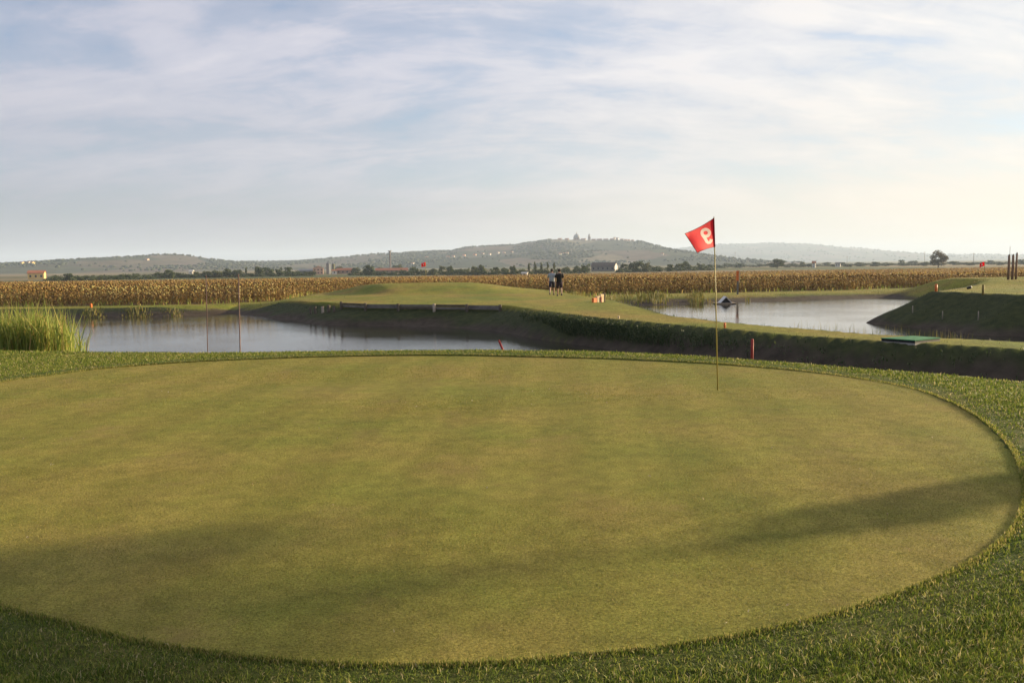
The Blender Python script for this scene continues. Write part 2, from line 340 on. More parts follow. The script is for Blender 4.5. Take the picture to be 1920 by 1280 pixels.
def scatter(V, T, X, Y, Z, rot, sx, sz):    # copies of one small mesh merged into arrays
    n = len(X); c, s = np.cos(rot)[:, None], np.sin(rot)[:, None]
    x = V[None, :, 0] * sx[:, None]; y = V[None, :, 1] * sx[:, None]
    W = np.stack([x * c - y * s + X[:, None], x * s + y * c + Y[:, None], V[None, :, 2] * sz[:, None] + Z[:, None]], 2)
    return W.reshape(-1, 3), (T[None] + (np.arange(n) * len(V))[:, None, None]).reshape(-1, T.shape[1])
def cat(parts):
    V, T, k = [], [], 0
    for v, t in parts: V.append(v); T.append(t + k); k += len(v)
    return np.concatenate(V), np.concatenate(T)

# ------------------------------------------------------------------ ground sheet
def axis(lo, hi, step, far_lo, far_hi, g):
    a = list(np.arange(lo, hi + 1e-6, step)); s = step; v = hi
    while v < far_hi: s *= g; v = min(v + s, far_hi); a.append(v)
    s = step; v = lo; b = []
    while v > far_lo: s *= g; v = max(v - s, far_lo); b.append(v)
    return np.array(b[::-1] + a)
gx = axis(-24, 30, 0.28, -11000, 11000, 1.13); gy = axis(2.0, 62, 0.28, -150, 12500, 1.06)
XX, YY = np.meshgrid(gx, gy); ZZ = H(XX, YY)
nx, ny = len(gx), len(gy)
I = (np.arange(ny - 1)[:, None] * nx + np.arange(nx - 1)[None]).ravel()
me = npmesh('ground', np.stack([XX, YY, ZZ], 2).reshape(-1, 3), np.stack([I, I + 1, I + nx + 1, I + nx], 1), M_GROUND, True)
inp = inpoly(POND1, XX, YY) | inpoly(POND2, XX, YY)
FIELD = [(-400, 64), (-60, 64.5)] + [G(a, b, -1.12) for a, b in [(130, 572.5), (300, 571), (400, 568)]] + [(-18.6, 68), (-19.5, 78), (-16, 91), (-3, 93), (4, 84), (7.5, 70)] + \
        [G(a, b, -1.25) for a, b in [(1060, 552), (1120, 552), (1200, 550), (1300, 547.5), (1400, 545.5), (1500, 543), (1600, 541), (1680, 536)]] + [(42, 90), (60, 96), (85, 97), (500, 97), (500, 540), (330, 505), (0, 390), (-200, 325), (-400, 300)]
zone = np.zeros((ny * nx, 4), np.float32); zone[:, 3] = 1
DITCH = lambda X, Y: 0.42 * sstep(3.5, 6.5, X) * (Y < 33)      # the ditch's right arm is bare earth higher up
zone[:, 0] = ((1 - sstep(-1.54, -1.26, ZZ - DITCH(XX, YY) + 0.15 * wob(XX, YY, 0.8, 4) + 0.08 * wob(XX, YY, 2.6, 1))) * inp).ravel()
zone[:, 3] = (inp & (ZZ > -1.7) & (YY < 58)).ravel() * 1.0  # weedy bank slopes, their shade painted in as darker colour
zone[:, 1] = inpoly(FIELD, XX, YY).ravel()
zone[:, 2] = ((YY > 250) & ~inpoly(FIELD, XX, YY)).ravel()
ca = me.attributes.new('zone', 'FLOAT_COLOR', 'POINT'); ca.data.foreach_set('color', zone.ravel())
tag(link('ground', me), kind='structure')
# the two ponds
M_WATER = bpy.data.materials.new('pond water'); M_WATER.use_nodes = True
def water_nodes():
    n, l = M_WATER.node_tree.nodes, M_WATER.node_tree.links; b = n['Principled BSDF']
    b.inputs['Base Color'].default_value = (0.035, 0.032, 0.024, 1); b.inputs['Roughness'].default_value = 0.05; b.inputs['IOR'].default_value = 1.33
    geo = n.new('ShaderNodeNewGeometry'); t = N(n, 'ShaderNodeTexNoise'); t.inputs['Scale'].default_value = 5.5; t.inputs['Detail'].default_value = 4
    l.new(geo.outputs['Position'], t.inputs['Vector']); p = N(n, 'ShaderNodeTexNoise'); p.inputs['Scale'].default_value = 0.12; l.new(geo.outputs['Position'], p.inputs['Vector'])
    r = ramp(n, [(0.40, (0.35,) * 3), (0.60, (1,) * 3)]); l.new(p.outputs[0], r.inputs[0])
    bp = n.new('ShaderNodeBump'); bp.inputs['Distance'].default_value = 0.018; l.new(math_(n, l, 'MULTIPLY', r.outputs[0], 0.55), bp.inputs['Strength'])
    l.new(t.outputs[0], bp.inputs['Height']); l.new(bp.outputs[0], b.inputs['Normal'])
water_nodes()
def pond(P):
    me = bpy.data.meshes.new('pond'); me.from_pydata([(x, y, WATER_Z) for x, y in P], [], [tuple(range(len(P)))]); me.materials.append(M_WATER)
    bm = bmesh.new(); bm.from_mesh(me); bmesh.ops.triangulate(bm, faces=bm.faces)
    for f in bm.faces:
        if f.normal.z < 0: f.normal_flip()
    bm.to_mesh(me); bm.free(); return tag(link('pond', me), kind='structure')
pond(POND1); pond(POND2)

# ------------------------------------------------------------------ putting green and its collar
GP = np.array(GREEN); nG = len(GP)
tang = np.roll(GP, -1, 0) - np.roll(GP, 1, 0); tang /= np.linalg.norm(tang, axis=1)[:, None]
area = 0.5 * np.sum(GP[:, 0] * np.roll(GP[:, 1], -1) - np.roll(GP[:, 0], -1) * GP[:, 1])
nrm = np.stack([tang[:, 1], -tang[:, 0]], 1) * (1 if area > 0 else -1)
GZ = -0.020
cen = GP.mean(0); rows = []
for s in (1.004, 0.97, 0.9, 0.75, 0.55, 0.3, 0.08): rows.append(np.column_stack([cen + (GP - cen) * s, np.full(nG, GZ)]))
V = np.concatenate(rows); V[:, 2] += 0.012 * wob(V[:, 0], V[:, 1], 0.5, 3) * (np.hypot(V[:, 0] - cen[0], V[:, 1] - cen[1]) < 99)
V = np.concatenate([V, [[cen[0], cen[1], GZ]]]); T = []
for r in range(6):
    for i in range(nG): j = (i + 1) % nG; T += [(r * nG + i, r * nG + j, (r + 1) * nG + j), (r * nG + i, (r + 1) * nG + j, (r + 1) * nG + i)]
for i in range(nG): T.append((6 * nG + i, 6 * nG + (i + 1) % nG, 7 * nG))
tag(link('putting_green', npmesh('putting_green', V, np.array(T), M_GREEN, True)), kind='structure')
jit = 0.016 * wob(np.arange(nG) * 1.0, np.zeros(nG), 0.9, 5) + 0.011 * rng.standard_normal(nG)
prof = [(-0.004, -0.06), (0.0, -0.03), (0.006, -0.012), (0.03, -0.006), (0.12, 0.001), (0.40, 0.004), (0.55, -0.06)]
rows = [np.column_stack([GP + nrm * (o + (jit[:, None] if 0 <= o < 0.2 else 0)), np.full(nG, z)]) for o, z in prof]
V = np.concatenate(rows); T = []
for r in range(len(prof) - 1):
    for i in range(nG): j = (i + 1) % nG; T += [(r * nG + i, r * nG + j, (r + 1) * nG + j), (r * nG + i, (r + 1) * nG + j, (r + 1) * nG + i)]
tag(link('green_collar', npmesh('green_collar', V, np.array(T), M_COLLAR, True)), kind='structure')

# ------------------------------------------------------------------ grass
def in_view(X, Y, m=0.06): return np.abs(X / np.maximum(Y, 0.1)) < 0.63 + m
def collar_grass():
    parts = []
    for (y0, y1, dens, hh, ww) in ((2.6, 4.2, 21000, 0.046, 0.0042), (4.2, 6.5, 9500, 0.046, 0.0060), (6.5, 9.5, 3800, 0.044, 0.009), (9.5, 17.5, 2100, 0.042, 0.012)):
        xm = min(0.70 * y1 + 0.6, 12); n = int(dens * (y1 - y0) * 2 * xm)
        X = rng.uniform(-xm, xm, n); Y = rng.uniform(y0, y1, n)
        k = in_view(X, Y) & ~inpoly(GREEN, X, Y); X, Y = X[k], Y[k]
        k = ~inpoly(lip + [(45, 40), (-60, 40)], X, Y); X, Y = X[k], Y[k]
        cl = (0.84 + 0.30 * wob(X, Y, 11, 1) * wob(X, Y, 6, 8) + 0.16 * wob(X, Y, 17, 4) + 0.14 * wob(X, Y, 2.1, 6)) * (0.40 + 0.60 * sstep(0.02, 0.45, polyd(GREEN[::3], X, Y)))
        h = hh * np.clip(cl * .86 + rng.normal(0, 0.22, len(X)), 0.3, 1.6)
        P = np.column_stack([X, Y, np.full(len(X), -0.008)])
        parts.append(blades(P, h, ww * rng.uniform(0.6, 1.3, len(X)), np.abs(rng.normal(0.55, 0.3, len(X)))))
    V, T = cat(parts)
    tag(link('collar_grass', npmesh('collar_grass', V, T, M_BLADE)), 'short dense grass blades around the putting green', 'grass', kind='stuff')
    n = 26000; i = rng.integers(0, nG, n); t = rng.random((n, 1)); q = GP[i] * (1 - t) + GP[(i + 1) % nG] * t + nrm[i] * (0.004 + np.abs(rng.normal(0, 0.022, (n, 1))))
    k = in_view(q[:, 0], q[:, 1]) & ((q[:, 1] < 7) | (rng.random(n) < 0.5)); q = q[k]; n = len(q)
    V, T = blades(np.column_stack([q, np.full(n, -0.016)]), rng.uniform(0.016, 0.040, n), rng.uniform(0.0022, 0.0045, n) * np.clip(q[:, 1] / 5, 1, 2.5), np.abs(rng.normal(0.3, 0.25, n)))
    tag(link('rim_grass', npmesh('rim_grass', V, T, M_RIM)), 'grass fringe, coloured pale for the sunlit rim, standing along the edge of the putting green', 'grass', kind='stuff')
    parts = []
    for (y0, y1, dens, hh, ww) in ((3.1, 4.6, 22000, 0.0085, 0.0034), (4.6, 6.6, 11000, 0.0095, 0.0044), (6.6, 9.5, 5500, 0.009, 0.005), (9.5, 15.2, 2300, 0.011, 0.009)):
        xm = 0.68 * y1 + 0.2; n = int(dens * (y1 - y0) * 2 * xm); X = rng.uniform(-xm, xm, n); Y = rng.uniform(y0, y1, n)
        k = in_view(X, Y, 0.03) & inpoly(GREEN, X, Y); X, Y = X[k], Y[k]
        P = np.column_stack([X, Y, GZ - 0.002 + 0.012 * wob(X, Y, 0.5, 3)])
        parts.append(blades(P, hh * rng.uniform(0.4, 1.3, len(X)), ww * rng.uniform(0.6, 1.3, len(X)), np.abs(rng.normal(0.75, 0.35, len(X))), 1))
    V, T = cat(parts)
    tag(link('putting_green_grass', npmesh('putting_green_grass', V, T, M_FINE)), 'very short mown grass on the putting green', 'grass', kind='stuff')
    # banks beyond the pond
    n = 150000; X = rng.uniform(-42, 52, n); Y = rng.uniform(20, 96, n); k = in_view(X, Y) & ~inpoly(FIELD, X, Y); X, Y = X[k], Y[k]
    Z = H(X, Y); ip = inpoly(POND1, X, Y) | inpoly(POND2, X, Y)
    k = np.where(ip, Z > -1.35 + DITCH(X, Y) + 0.25 * wob(X, Y, 0.8, 4), True); k &= ~(inpoly(TEE, X, Y) & (polyd(TEE, X, Y) > 1.2) & (rng.random(len(X)) < 0.6)); X, Y, Z, ip = X[k], Y[k], Z[k], ip[k]
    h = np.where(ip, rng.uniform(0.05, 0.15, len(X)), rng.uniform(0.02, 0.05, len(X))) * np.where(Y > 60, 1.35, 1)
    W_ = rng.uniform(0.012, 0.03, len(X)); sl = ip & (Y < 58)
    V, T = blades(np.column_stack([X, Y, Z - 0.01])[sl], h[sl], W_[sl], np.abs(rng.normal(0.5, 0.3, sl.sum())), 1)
    tag(link('slope_weeds', npmesh('slope_weeds', V, T, M_WEED)), 'unmown weeds covering the steep pond banks, coloured darker for their shade', 'weeds', kind='stuff')
    V, T = blades(np.column_stack([X, Y, Z - 0.01])[~sl], h[~sl], W_[~sl], np.abs(rng.normal(0.5, 0.3, (~sl).sum())), 1)
    tag(link('bank_grass', npmesh('bank_grass', V, T, M_BANK)), 'coarse grass on the banks and the causeway between the ponds', 'grass', kind='stuff')
collar_grass()
def weed_leaves(P, h, spread, wd=1.0):              # upright stems with leaves, merged
    parts = []; n = len(P)
    parts.append(blades(P, h, np.full(n, 0.014 * wd), np.abs(rng.normal(0.12, 0.1, n))))
    k = 7; Q = np.repeat(P, k, 0); hh = np.repeat(h, k); Q = Q + np.column_stack([rng.normal(0, spread, len(Q)), rng.normal(0, spread, len(Q)), hh * rng.uniform(0.15, 0.85, len(Q))])
    parts.append(blades(Q, hh * rng.uniform(0.16, 0.34, len(Q)), wd * rng.uniform(0.02, 0.05, len(Q)), rng.uniform(0.5, 1.4, len(Q))))
    return cat(parts)
def bank_weeds():
    n = 1700; px = rng.uniform(985, 1260, n); t = rng.random(n) ** 0.8
    py = 592 + (px - 985) * 0.09 + t * 50
    pts = []
    fr = front[::-1]; fx = np.array([p[0] for p in front]); fy = np.array([p[1] for p in front]); o = np.argsort(fx)
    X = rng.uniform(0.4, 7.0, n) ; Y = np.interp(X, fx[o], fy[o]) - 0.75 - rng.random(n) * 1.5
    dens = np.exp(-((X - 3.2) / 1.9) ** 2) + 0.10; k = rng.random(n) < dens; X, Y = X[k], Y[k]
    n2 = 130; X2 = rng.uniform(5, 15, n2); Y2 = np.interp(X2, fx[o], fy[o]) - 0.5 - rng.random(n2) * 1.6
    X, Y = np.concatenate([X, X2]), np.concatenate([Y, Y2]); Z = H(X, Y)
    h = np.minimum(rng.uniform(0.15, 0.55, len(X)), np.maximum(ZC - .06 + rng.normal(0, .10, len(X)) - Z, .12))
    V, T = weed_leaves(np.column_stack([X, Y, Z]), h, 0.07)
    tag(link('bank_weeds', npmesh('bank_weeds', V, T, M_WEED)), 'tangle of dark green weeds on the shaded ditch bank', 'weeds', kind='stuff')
bank_weeds()
def reed_bed():
    n = 6500; Y = rng.uniform(17.2, 20.5, n); X = rng.uniform(-17, -8.6, n) * Y / 18.5
    edge = np.clip((158 - (960 + X / Y * F)) / 75, 0, 1)
    k = rng.random(n) < np.where(960 + X / Y * F < 168, np.maximum(edge ** 1.1, 0.03), 0); X, Y = X[k], Y[k]; n = len(X)
    h = rng.uniform(1.5, 2.55, n) * (0.8 + 0.2 * np.clip((-9.2 - X) / 1.0, 0, 1)); Z = np.maximum(H(X, Y), -1.9)
    h = np.minimum(h, rng.uniform(0.75, 1.0, n) * 0 + (0.74 + rng.normal(0, 0.17, n)) - Z)
    parts = [blades(np.column_stack([X, Y, Z]), h, rng.uniform(0.018, 0.034, n), np.abs(rng.normal(0.16, 0.09, n)))]
    k = 3; Q = np.repeat(np.column_stack([X, Y, Z]), k, 0); hh = np.repeat(h, k); Q[:, 2] += hh * rng.uniform(0.15, 0.6, len(Q)); Q[:, :2] += rng.normal(0, 0.03, (len(Q), 2))
    parts.append(blades(Q, hh * rng.uniform(0.25, 0.42, len(Q)), rng.uniform(0.014, 0.026, len(Q)), rng.uniform(0.25, 0.8, len(Q))))
    V, T = cat(parts)
    tag(link('reed_bed', npmesh('reed_bed', V, T, M_REED)), 'dense bed of tall yellow-green reeds at the pond edge', 'reeds', kind='stuff')
    parts = []
    for px0, px1, n, Y0, Y1, h0, h1 in ((1195, 1320, 1500, 64, 70, 0.25, 0.75), (150, 345, 900, 55.2, 57.5, 0.12, 0.35), (1320, 1345, 50, 65, 68, 0.2, 0.5), (1398, 1412, 60, 66.5, 68, 0.4, 1.4), (1040, 1200, 500, 60, 72, 0.2, 0.5)):
        px = rng.uniform(px0, px1, n); Y = rng.uniform(Y0, Y1, n); X = (px - 960) / F * Y
        c = np.clip(0.6 + wob(px / 12, Y * 0, 1.0, 3), 0.05, 1.2); k = rng.random(n) < c; X, Y, px = X[k], Y[k], px[k]
        Z = np.maximum(H(X, Y), -1.85); parts.append(blades(np.column_stack([X, Y, Z]), rng.uniform(h0, h1, len(X)) * c[k] ** 0.5, rng.uniform(0.03, 0.06, len(X)), np.abs(rng.normal(0.15, 0.1, len(X)))))
    # sparse stems on the causeway's water side
    n = 170; px = np.concatenate([rng.normal(1520, 22, n // 2), rng.normal(1600, 30, n // 2)]); px = np.clip(px, 1440, 1660)
    bx = np.array([p[0] for p in back]); by = np.array([p[1] for p in back]); Xb = rng.uniform(9.6, 13.0, n); Yb = np.interp(Xb, bx, by) + rng.uniform(0.1, 0.7, n)
    parts.append(blades(np.column_stack([Xb, Yb, H(Xb, Yb)]), rng.uniform(0.1, 0.40, n), np.full(n, 0.008), np.abs(rng.normal(0.2, 0.15, n))))
    V, T = cat(parts)
    tag(link('waterside_sedge', npmesh('waterside_sedge', V, T, M_BANK)), 'thin scattered sedge along the pond margins', 'sedge', kind='stuff')
reed_bed()

def litter():
    n = 90; X = rng.uniform(-5, 5, n); Y = rng.uniform(3.2, 12, n); k = inpoly(GREEN, X, Y) & in_view(X, Y); X, Y = X[k], Y[k]; n = len(X)
    P = np.column_stack([X, Y, GZ + .006 + .012 * wob(X, Y, .5, 3)]); V, T = blades(P, rng.uniform(.012, .03, n), rng.uniform(.006, .012, n), rng.uniform(1.2, 1.5, n))
    tag(link('leaf_litter', npmesh('leaf_litter', V, T, mat('dry leaf bits', None, island=[(0, (.30, .22, .12)), (1, (.55, .48, .34))], trans=.2))), 'scattered dry leaf bits lying on the putting green', 'litter', kind='stuff')
litter()
# ------------------------------------------------------------------ sunflower field
def sunflower(seed):
    r = random.Random(seed); V = []; T = []
    def tri(*p): k = len(V); V.extend(p); T.append((k, k + 1, k + 2))
    h = 1.25; bx, by = r.uniform(-.06, .06), r.uniform(-.06, .06)
    for k in range(3):
        a, b = 2.1 * k, 2.1 * (k + 1); k0 = len(V)
        V.extend([(0.014 * math.cos(a), 0.014 * math.sin(a), 0), (0.014 * math.cos(b), 0.014 * math.sin(b), 0), (bx + 0.009 * math.cos(b), by + 0.009 * math.sin(b), h), (bx + 0.009 * math.cos(a), by + 0.009 * math.sin(a), h)])
        T.extend([(k0, k0 + 1, k0 + 2), (k0, k0 + 2, k0 + 3)])
    for i in range(12):                     # drooping dry leaves
        a = i * 2.4 + r.uniform(-.5, .5); z = 0.24 + 0.078 * i + r.uniform(-.05, .05); L = r.uniform(.13, .27); w = r.uniform(.045, .095); c, s = math.cos(a), math.sin(a); d = r.uniform(.08, .26)
        k0 = len(V); t = z / h
        V.extend([(bx * t, by * t, z), (c * L * .55 - s * w, s * L * .55 + c * w, z + .02), (c * L * .55 + s * w, s * L * .55 - c * w, z + .02), (c * L, s * L, z - d)])
        T.extend([(k0, k0 + 1, k0 + 2), (k0 + 1, k0 + 3, k0 + 2)])
    a = r.uniform(0, 6.28); c, s = math.cos(a), math.sin(a)  # nodding head
    hc = Vector((bx + c * .09, by + s * .09, h + .01)); ax = Vector((c * .75, s * .75, -.66)).normalized(); u = ax.cross(Vector((0, 0, 1))).normalized(); v = ax.cross(u); k0 = len(V)
    V.append(tuple(hc + ax * .035)); V.append(tuple(hc - ax * .045))
    for k in range(7): q = hc + (u * math.cos(k * .8976) + v * math.sin(k * .8976)) * r.uniform(.085, .125); V.append(tuple(q))
    for k in range(7): T.extend([(k0, k0 + 2 + k, k0 + 2 + (k + 1) % 7), (k0 + 1, k0 + 2 + (k + 1) % 7, k0 + 2 + k)])
    return np.array(V), np.array(T)
def sunflowers():
    var = [sunflower(s) for s in range(5)]; near = []
    yy = []; xx = []
    for x in np.arange(-90, 100, 0.42):
        y = np.arange(60, 118, 0.62); yy.append(y); xx.append(np.full(len(y), x))
    X = np.concatenate(xx); Y = np.concatenate(yy); X = X + rng.normal(0, .13, len(X)); Y = Y + rng.normal(0, .16, len(Y))
    k = in_view(X, Y, 0.05) & inpoly(FIELD, X, Y) & (rng.random(len(X)) < 0.93); X, Y = X[k], Y[k]; Z = H(X, Y)
    hg = 0.92 + 0.14 * wob(X, Y, 0.12, 2) + rng.normal(0, 0.10, len(X)); edge = polyd(FIELD, X, Y)
    hg = np.clip(hg, .5, 1.4) * (0.72 + 0.28 * np.clip(edge / 3, 0, 1)); sx = rng.uniform(.75, 1.15, len(X)); rot = rng.uniform(0, 6.28, len(X))
    px = 960 + X / Y * F
    hid = ((px < 150)) | ((px > 560) & (px < 1010)) | (px > 1800) | (px < 0)
    order = np.argsort(np.where(hid, 1e6, Y)); sel = order[:300]; rest = order[300:]
    mes = [npmesh('sunflower_plant', v, t, M_CROP) for v, t in var]
    for i in sel:
        o = link('sunflower_plant', mes[int(i) % 5]); o.location = (X[i], Y[i], Z[i] - .01); o.rotation_euler = (0, 0, rot[i]); o.scale = (sx[i], sx[i], hg[i])
        tag(o, 'withered brown sunflower plant in the front rows of the dry field', 'sunflower', 'sunflower plants along the front of the field')
    parts = []; which = rng.integers(0, 5, len(rest))
    for q in range(5):
        i = rest[which == q]; parts.append(scatter(*var[q], X[i], Y[i], Z[i] - .01, rot[i], sx[i], hg[i]))
    # farther rows: only the tops can be seen
    n = 60000; Y = 116 + (510 - 116) * rng.random(n) ** 0.75; X = (rng.uniform(-.69, .69, n)) * Y; k = inpoly(FIELD, X, Y); X, Y = X[k], Y[k]; Z = H(X, Y); n = len(X)
    h = 1.22 + 0.12 * wob(X, Y, .1, 2) + rng.normal(0, .11, n)
    for q in range(3):
        P = np.column_stack([X + rng.normal(0, .2, n), Y + rng.normal(0, .2, n), Z + h * rng.uniform(.25, .8, n)])
        parts.append(blades(P, h * rng.uniform(.25, .5, n), rng.uniform(.22, .5, n), rng.uniform(.2, 1.3, n), 1))
    V, T = cat(parts)
    tag(link('sunflower_field', npmesh('sunflower_field', V, T, M_CROP)), 'wide field of withered brown sunflowers behind the ponds', 'crop', kind='stuff')
    # yellow-green undergrowth at the field's edge
    n = 9000; X = rng.uniform(-45, 55, n); Y = rng.uniform(58, 96, n); e = polyd(FIELD, X, Y); k = (e < 1.3) & in_view(X, Y); X, Y = X[k], Y[k]
    n = len(X); V, T = blades(np.column_stack([X, Y, H(X, Y)]), rng.uniform(.2, .6, n), rng.uniform(.03, .08, n), np.abs(rng.normal(.4, .3, n)))
    tag(link('field_edge_grass', npmesh('field_edge_grass', V, T, M_REED)), 'long yellow-green grass along the edge of the sunflower field', 'grass', kind='stuff')
sunflowers()

# ------------------------------------------------------------------ hills
M_HILL = bpy.data.materials.new('hillside'); M_HILL.use_nodes = True
def hill_nodes():
    n, l = M_HILL.node_tree.nodes, M_HILL.node_tree.links; b = n['Principled BSDF']; b.inputs['Roughness'].default_value = 0.95; b.inputs['Specular IOR Level'].default_value = 0.1
    geo = n.new('ShaderNodeNewGeometry'); mp = n.new('ShaderNodeMapping'); l.new(geo.outputs['Position'], mp.inputs[0]); mp.inputs[3].default_value = (1, 0.55, 2.0)
    no = N(n, 'ShaderNodeTexNoise'); no.inputs['Scale'].default_value = 0.004; no.inputs['Detail'].default_value = 3; l.new(mp.outputs[0], no.inputs['Vector'])
    ad = n.new('ShaderNodeVectorMath'); ad.operation = 'MULTIPLY_ADD'; l.new(no.outputs['Color'], ad.inputs[0]); ad.inputs[1].default_value = (160, 160, 0); l.new(mp.outputs[0], ad.inputs[2])
    vo = N(n, 'ShaderNodeTexVoronoi'); vo.inputs['Scale'].default_value = 0.0065; l.new(ad.outputs[0], vo.inputs['Vector']); s = n.new('ShaderNodeSeparateColor'); l.new(vo.outputs['Color'], s.inputs[0])
    r = ramp(n, [(0.0, (0.028, 0.038, 0.018)), (0.28, (0.040, 0.052, 0.024)), (0.42, (0.095, 0.066, 0.048)), (0.55, (0.045, 0.056, 0.025)), (0.74, (0.12, 0.085, 0.06)), (0.86, (0.05, 0.06, 0.028)), (1.0, (0.15, 0.125, 0.08))]); l.new(s.outputs[0], r.inputs[0])
    n2 = N(n, 'ShaderNodeTexNoise'); n2.inputs['Scale'].default_value = 0.03; n2.inputs['Detail'].default_value = 6; l.new(geo.outputs['Position'], n2.inputs['Vector'])
    r2 = ramp(n, [(0.35, (0.65,) * 3), (0.65, (1.2,) * 3)]); l.new(n2.outputs[0], r2.inputs[0]); l.new(mixc(n, l, 1.0, r.outputs[0], r2.outputs[0], 'MULTIPLY'), b.inputs['Base Color'])
hill_nodes()
PLAIN = -4.9
HILLS = {}
def hill(key, sky, Yr, Y0, Yb, n=260, m=40, rough=1.0):
    px = np.array([p[0] for p in sky], float); py = np.array([p[1] for p in sky], float)
    xs = np.linspace(px[0], px[-1], n); e = np.array([at(a, b, Yr) for a, b in zip(xs, np.interp(xs, px, py))])
    rx, rz = e[:, 0], np.maximum(e[:, 2], PLAIN - 3)
    def f(X, Y):
        t = np.where(Y < Yr, (Y - Y0) / (Yr - Y0), (Yb - Y) / (Yb - Yr)); t = np.clip(t, 0, 1)
        p = np.where(Y < Yr, t ** 1.25 * 0.62 + 0.38 * sstep(0, 1, t), sstep(0, 1, t))
        top = np.interp(X, rx, rz) - (PLAIN - 3)
        und = 1 + rough * 0.16 * wob(X * 0.006, Y * 0.006, 1.0, 1) * np.clip((1 - t) * 3, 0, 1) * np.clip(t * 3, 0, 1)
        return PLAIN - 3 + top * p * und
    ys = np.concatenate([np.linspace(Y0, Yr, m), np.linspace(Yr, Yb, 8)[1:]]); XX, YY = np.meshgrid(rx, ys); ZZ = f(XX, YY); k = len(ys)
    I = (np.arange(k - 1)[:, None] * n + np.arange(n - 1)[None]).ravel()
    tag(link('hill', npmesh('hill', np.stack([XX, YY, ZZ], 2).reshape(-1, 3), np.stack([I, I + 1, I + n + 1, I + n], 1), M_HILL, True)), kind='structure')
    HILLS[key] = (f, rx[0], rx[-1], Y0, Yr)
hill('left', [(-500, 512), (-250, 500), (0, 495), (60, 492), (120, 488), (180, 485), (240, 483), (290, 478), (330, 477), (358, 480), (385, 485), (430, 490), (500, 494), (620, 503)], 2400, 1250, 3000)
hill('town', [(120, 506), (330, 491), (400, 491), (500, 491), (570, 490), (620, 486), (660, 481), (700, 477), (760, 474), (800, 472), (850, 470), (880, 463), (920, 461), (960, 460), (1000, 454),
              (1040, 448.5), (1080, 450), (1120, 450.5), (1150, 449.5), (1190, 452), (1220, 460), (1250, 470), (1300, 481), (1370, 490), (1450, 498)], 3100, 1650, 4000, 320, 50)
hill('far', [(900, 492), (1100, 480), (1250, 468), (1290, 463), (1340, 458.5), (1400, 456.5), (1440, 455.5), (1500, 456), (1540, 460), (1560, 462.5), (1600, 464.5), (1640, 471), (1680, 477),
             (1720, 478), (1780, 476.5), (1850, 477), (1920, 478), (2100, 474), (2400, 480)], 8200, 5600, 10500, 240, 30, 0.5)
hill('ridge', [(-500, 498), (0, 502), (300, 497), (420, 493), (520, 491), (640, 492), (800, 494), (1000, 493), (1200, 493)], 5200, 4200, 6500, 120, 16)
M_WOOD = leafm('hillside wood', [(0.0, (0.024, 0.034, 0.017)), (0.6, (0.034, 0.045, 0.021)), (1.0, (0.055, 0.062, 0.028))], 0.0, 0.9)
def ico():
    b = bmesh.new(); bmesh.ops.create_icosphere(b, subdivisions=1, radius=1.0); V = np.array([v.co[:] for v in b.verts]); T = np.array([[v.index for v in f.verts] for f in b.faces]); b.free(); return V, T
def hill_woods():
    parts = []; V0, T0 = ico()
    for key, n, size, thr in (('left', 3400, 4.2, 0.12), ('town', 7500, 4.8, 0.12), ('far', 1500, 9, 0.1)):
        f, x0, x1, y0, yr = HILLS[key]; X = rng.uniform(x0, x1, n * 2); t = rng.random(n * 2) ** 0.7; Y = y0 + (yr - y0) * t
        k = (wob(X * 0.02, Y * 0.012, 0.75, 3) > thr) | (rng.random(n * 2) < 0.03); X, Y = X[k][:n], Y[k][:n]
        m = n // 6; X = np.concatenate([X, rng.uniform(x0, x1, m)]); Y = np.concatenate([Y, yr + rng.uniform(-60, 20, m)]); Z = f(X, Y)
        pxh = 960 + X / Y * F; k = (Z > PLAIN + 2) & ~((pxh > 1035) & (pxh < 1195) & (Y > 2820)); X, Y, Z = X[k], Y[k], Z[k]; q = len(X)
        for v in range(4):
            i = np.arange(v, q, 4); Vj = V0 * (1 + rng.uniform(-.28, .28, (len(V0), 1))); s = size * rng.uniform(.5, 1.25, len(i))
            parts.append(scatter(Vj, T0, X[i], Y[i], Z[i] + s * .25, rng.uniform(0, 6.28, len(i)), s, s * rng.uniform(.55, .95, len(i))))
    V, T = cat(parts); tag(link('hillside_woods', npmesh('hillside_woods', V, T, M_WOOD, True)), 'dark woods and hedges scattered over the distant hills', 'woods', kind='stuff')
hill_woods()

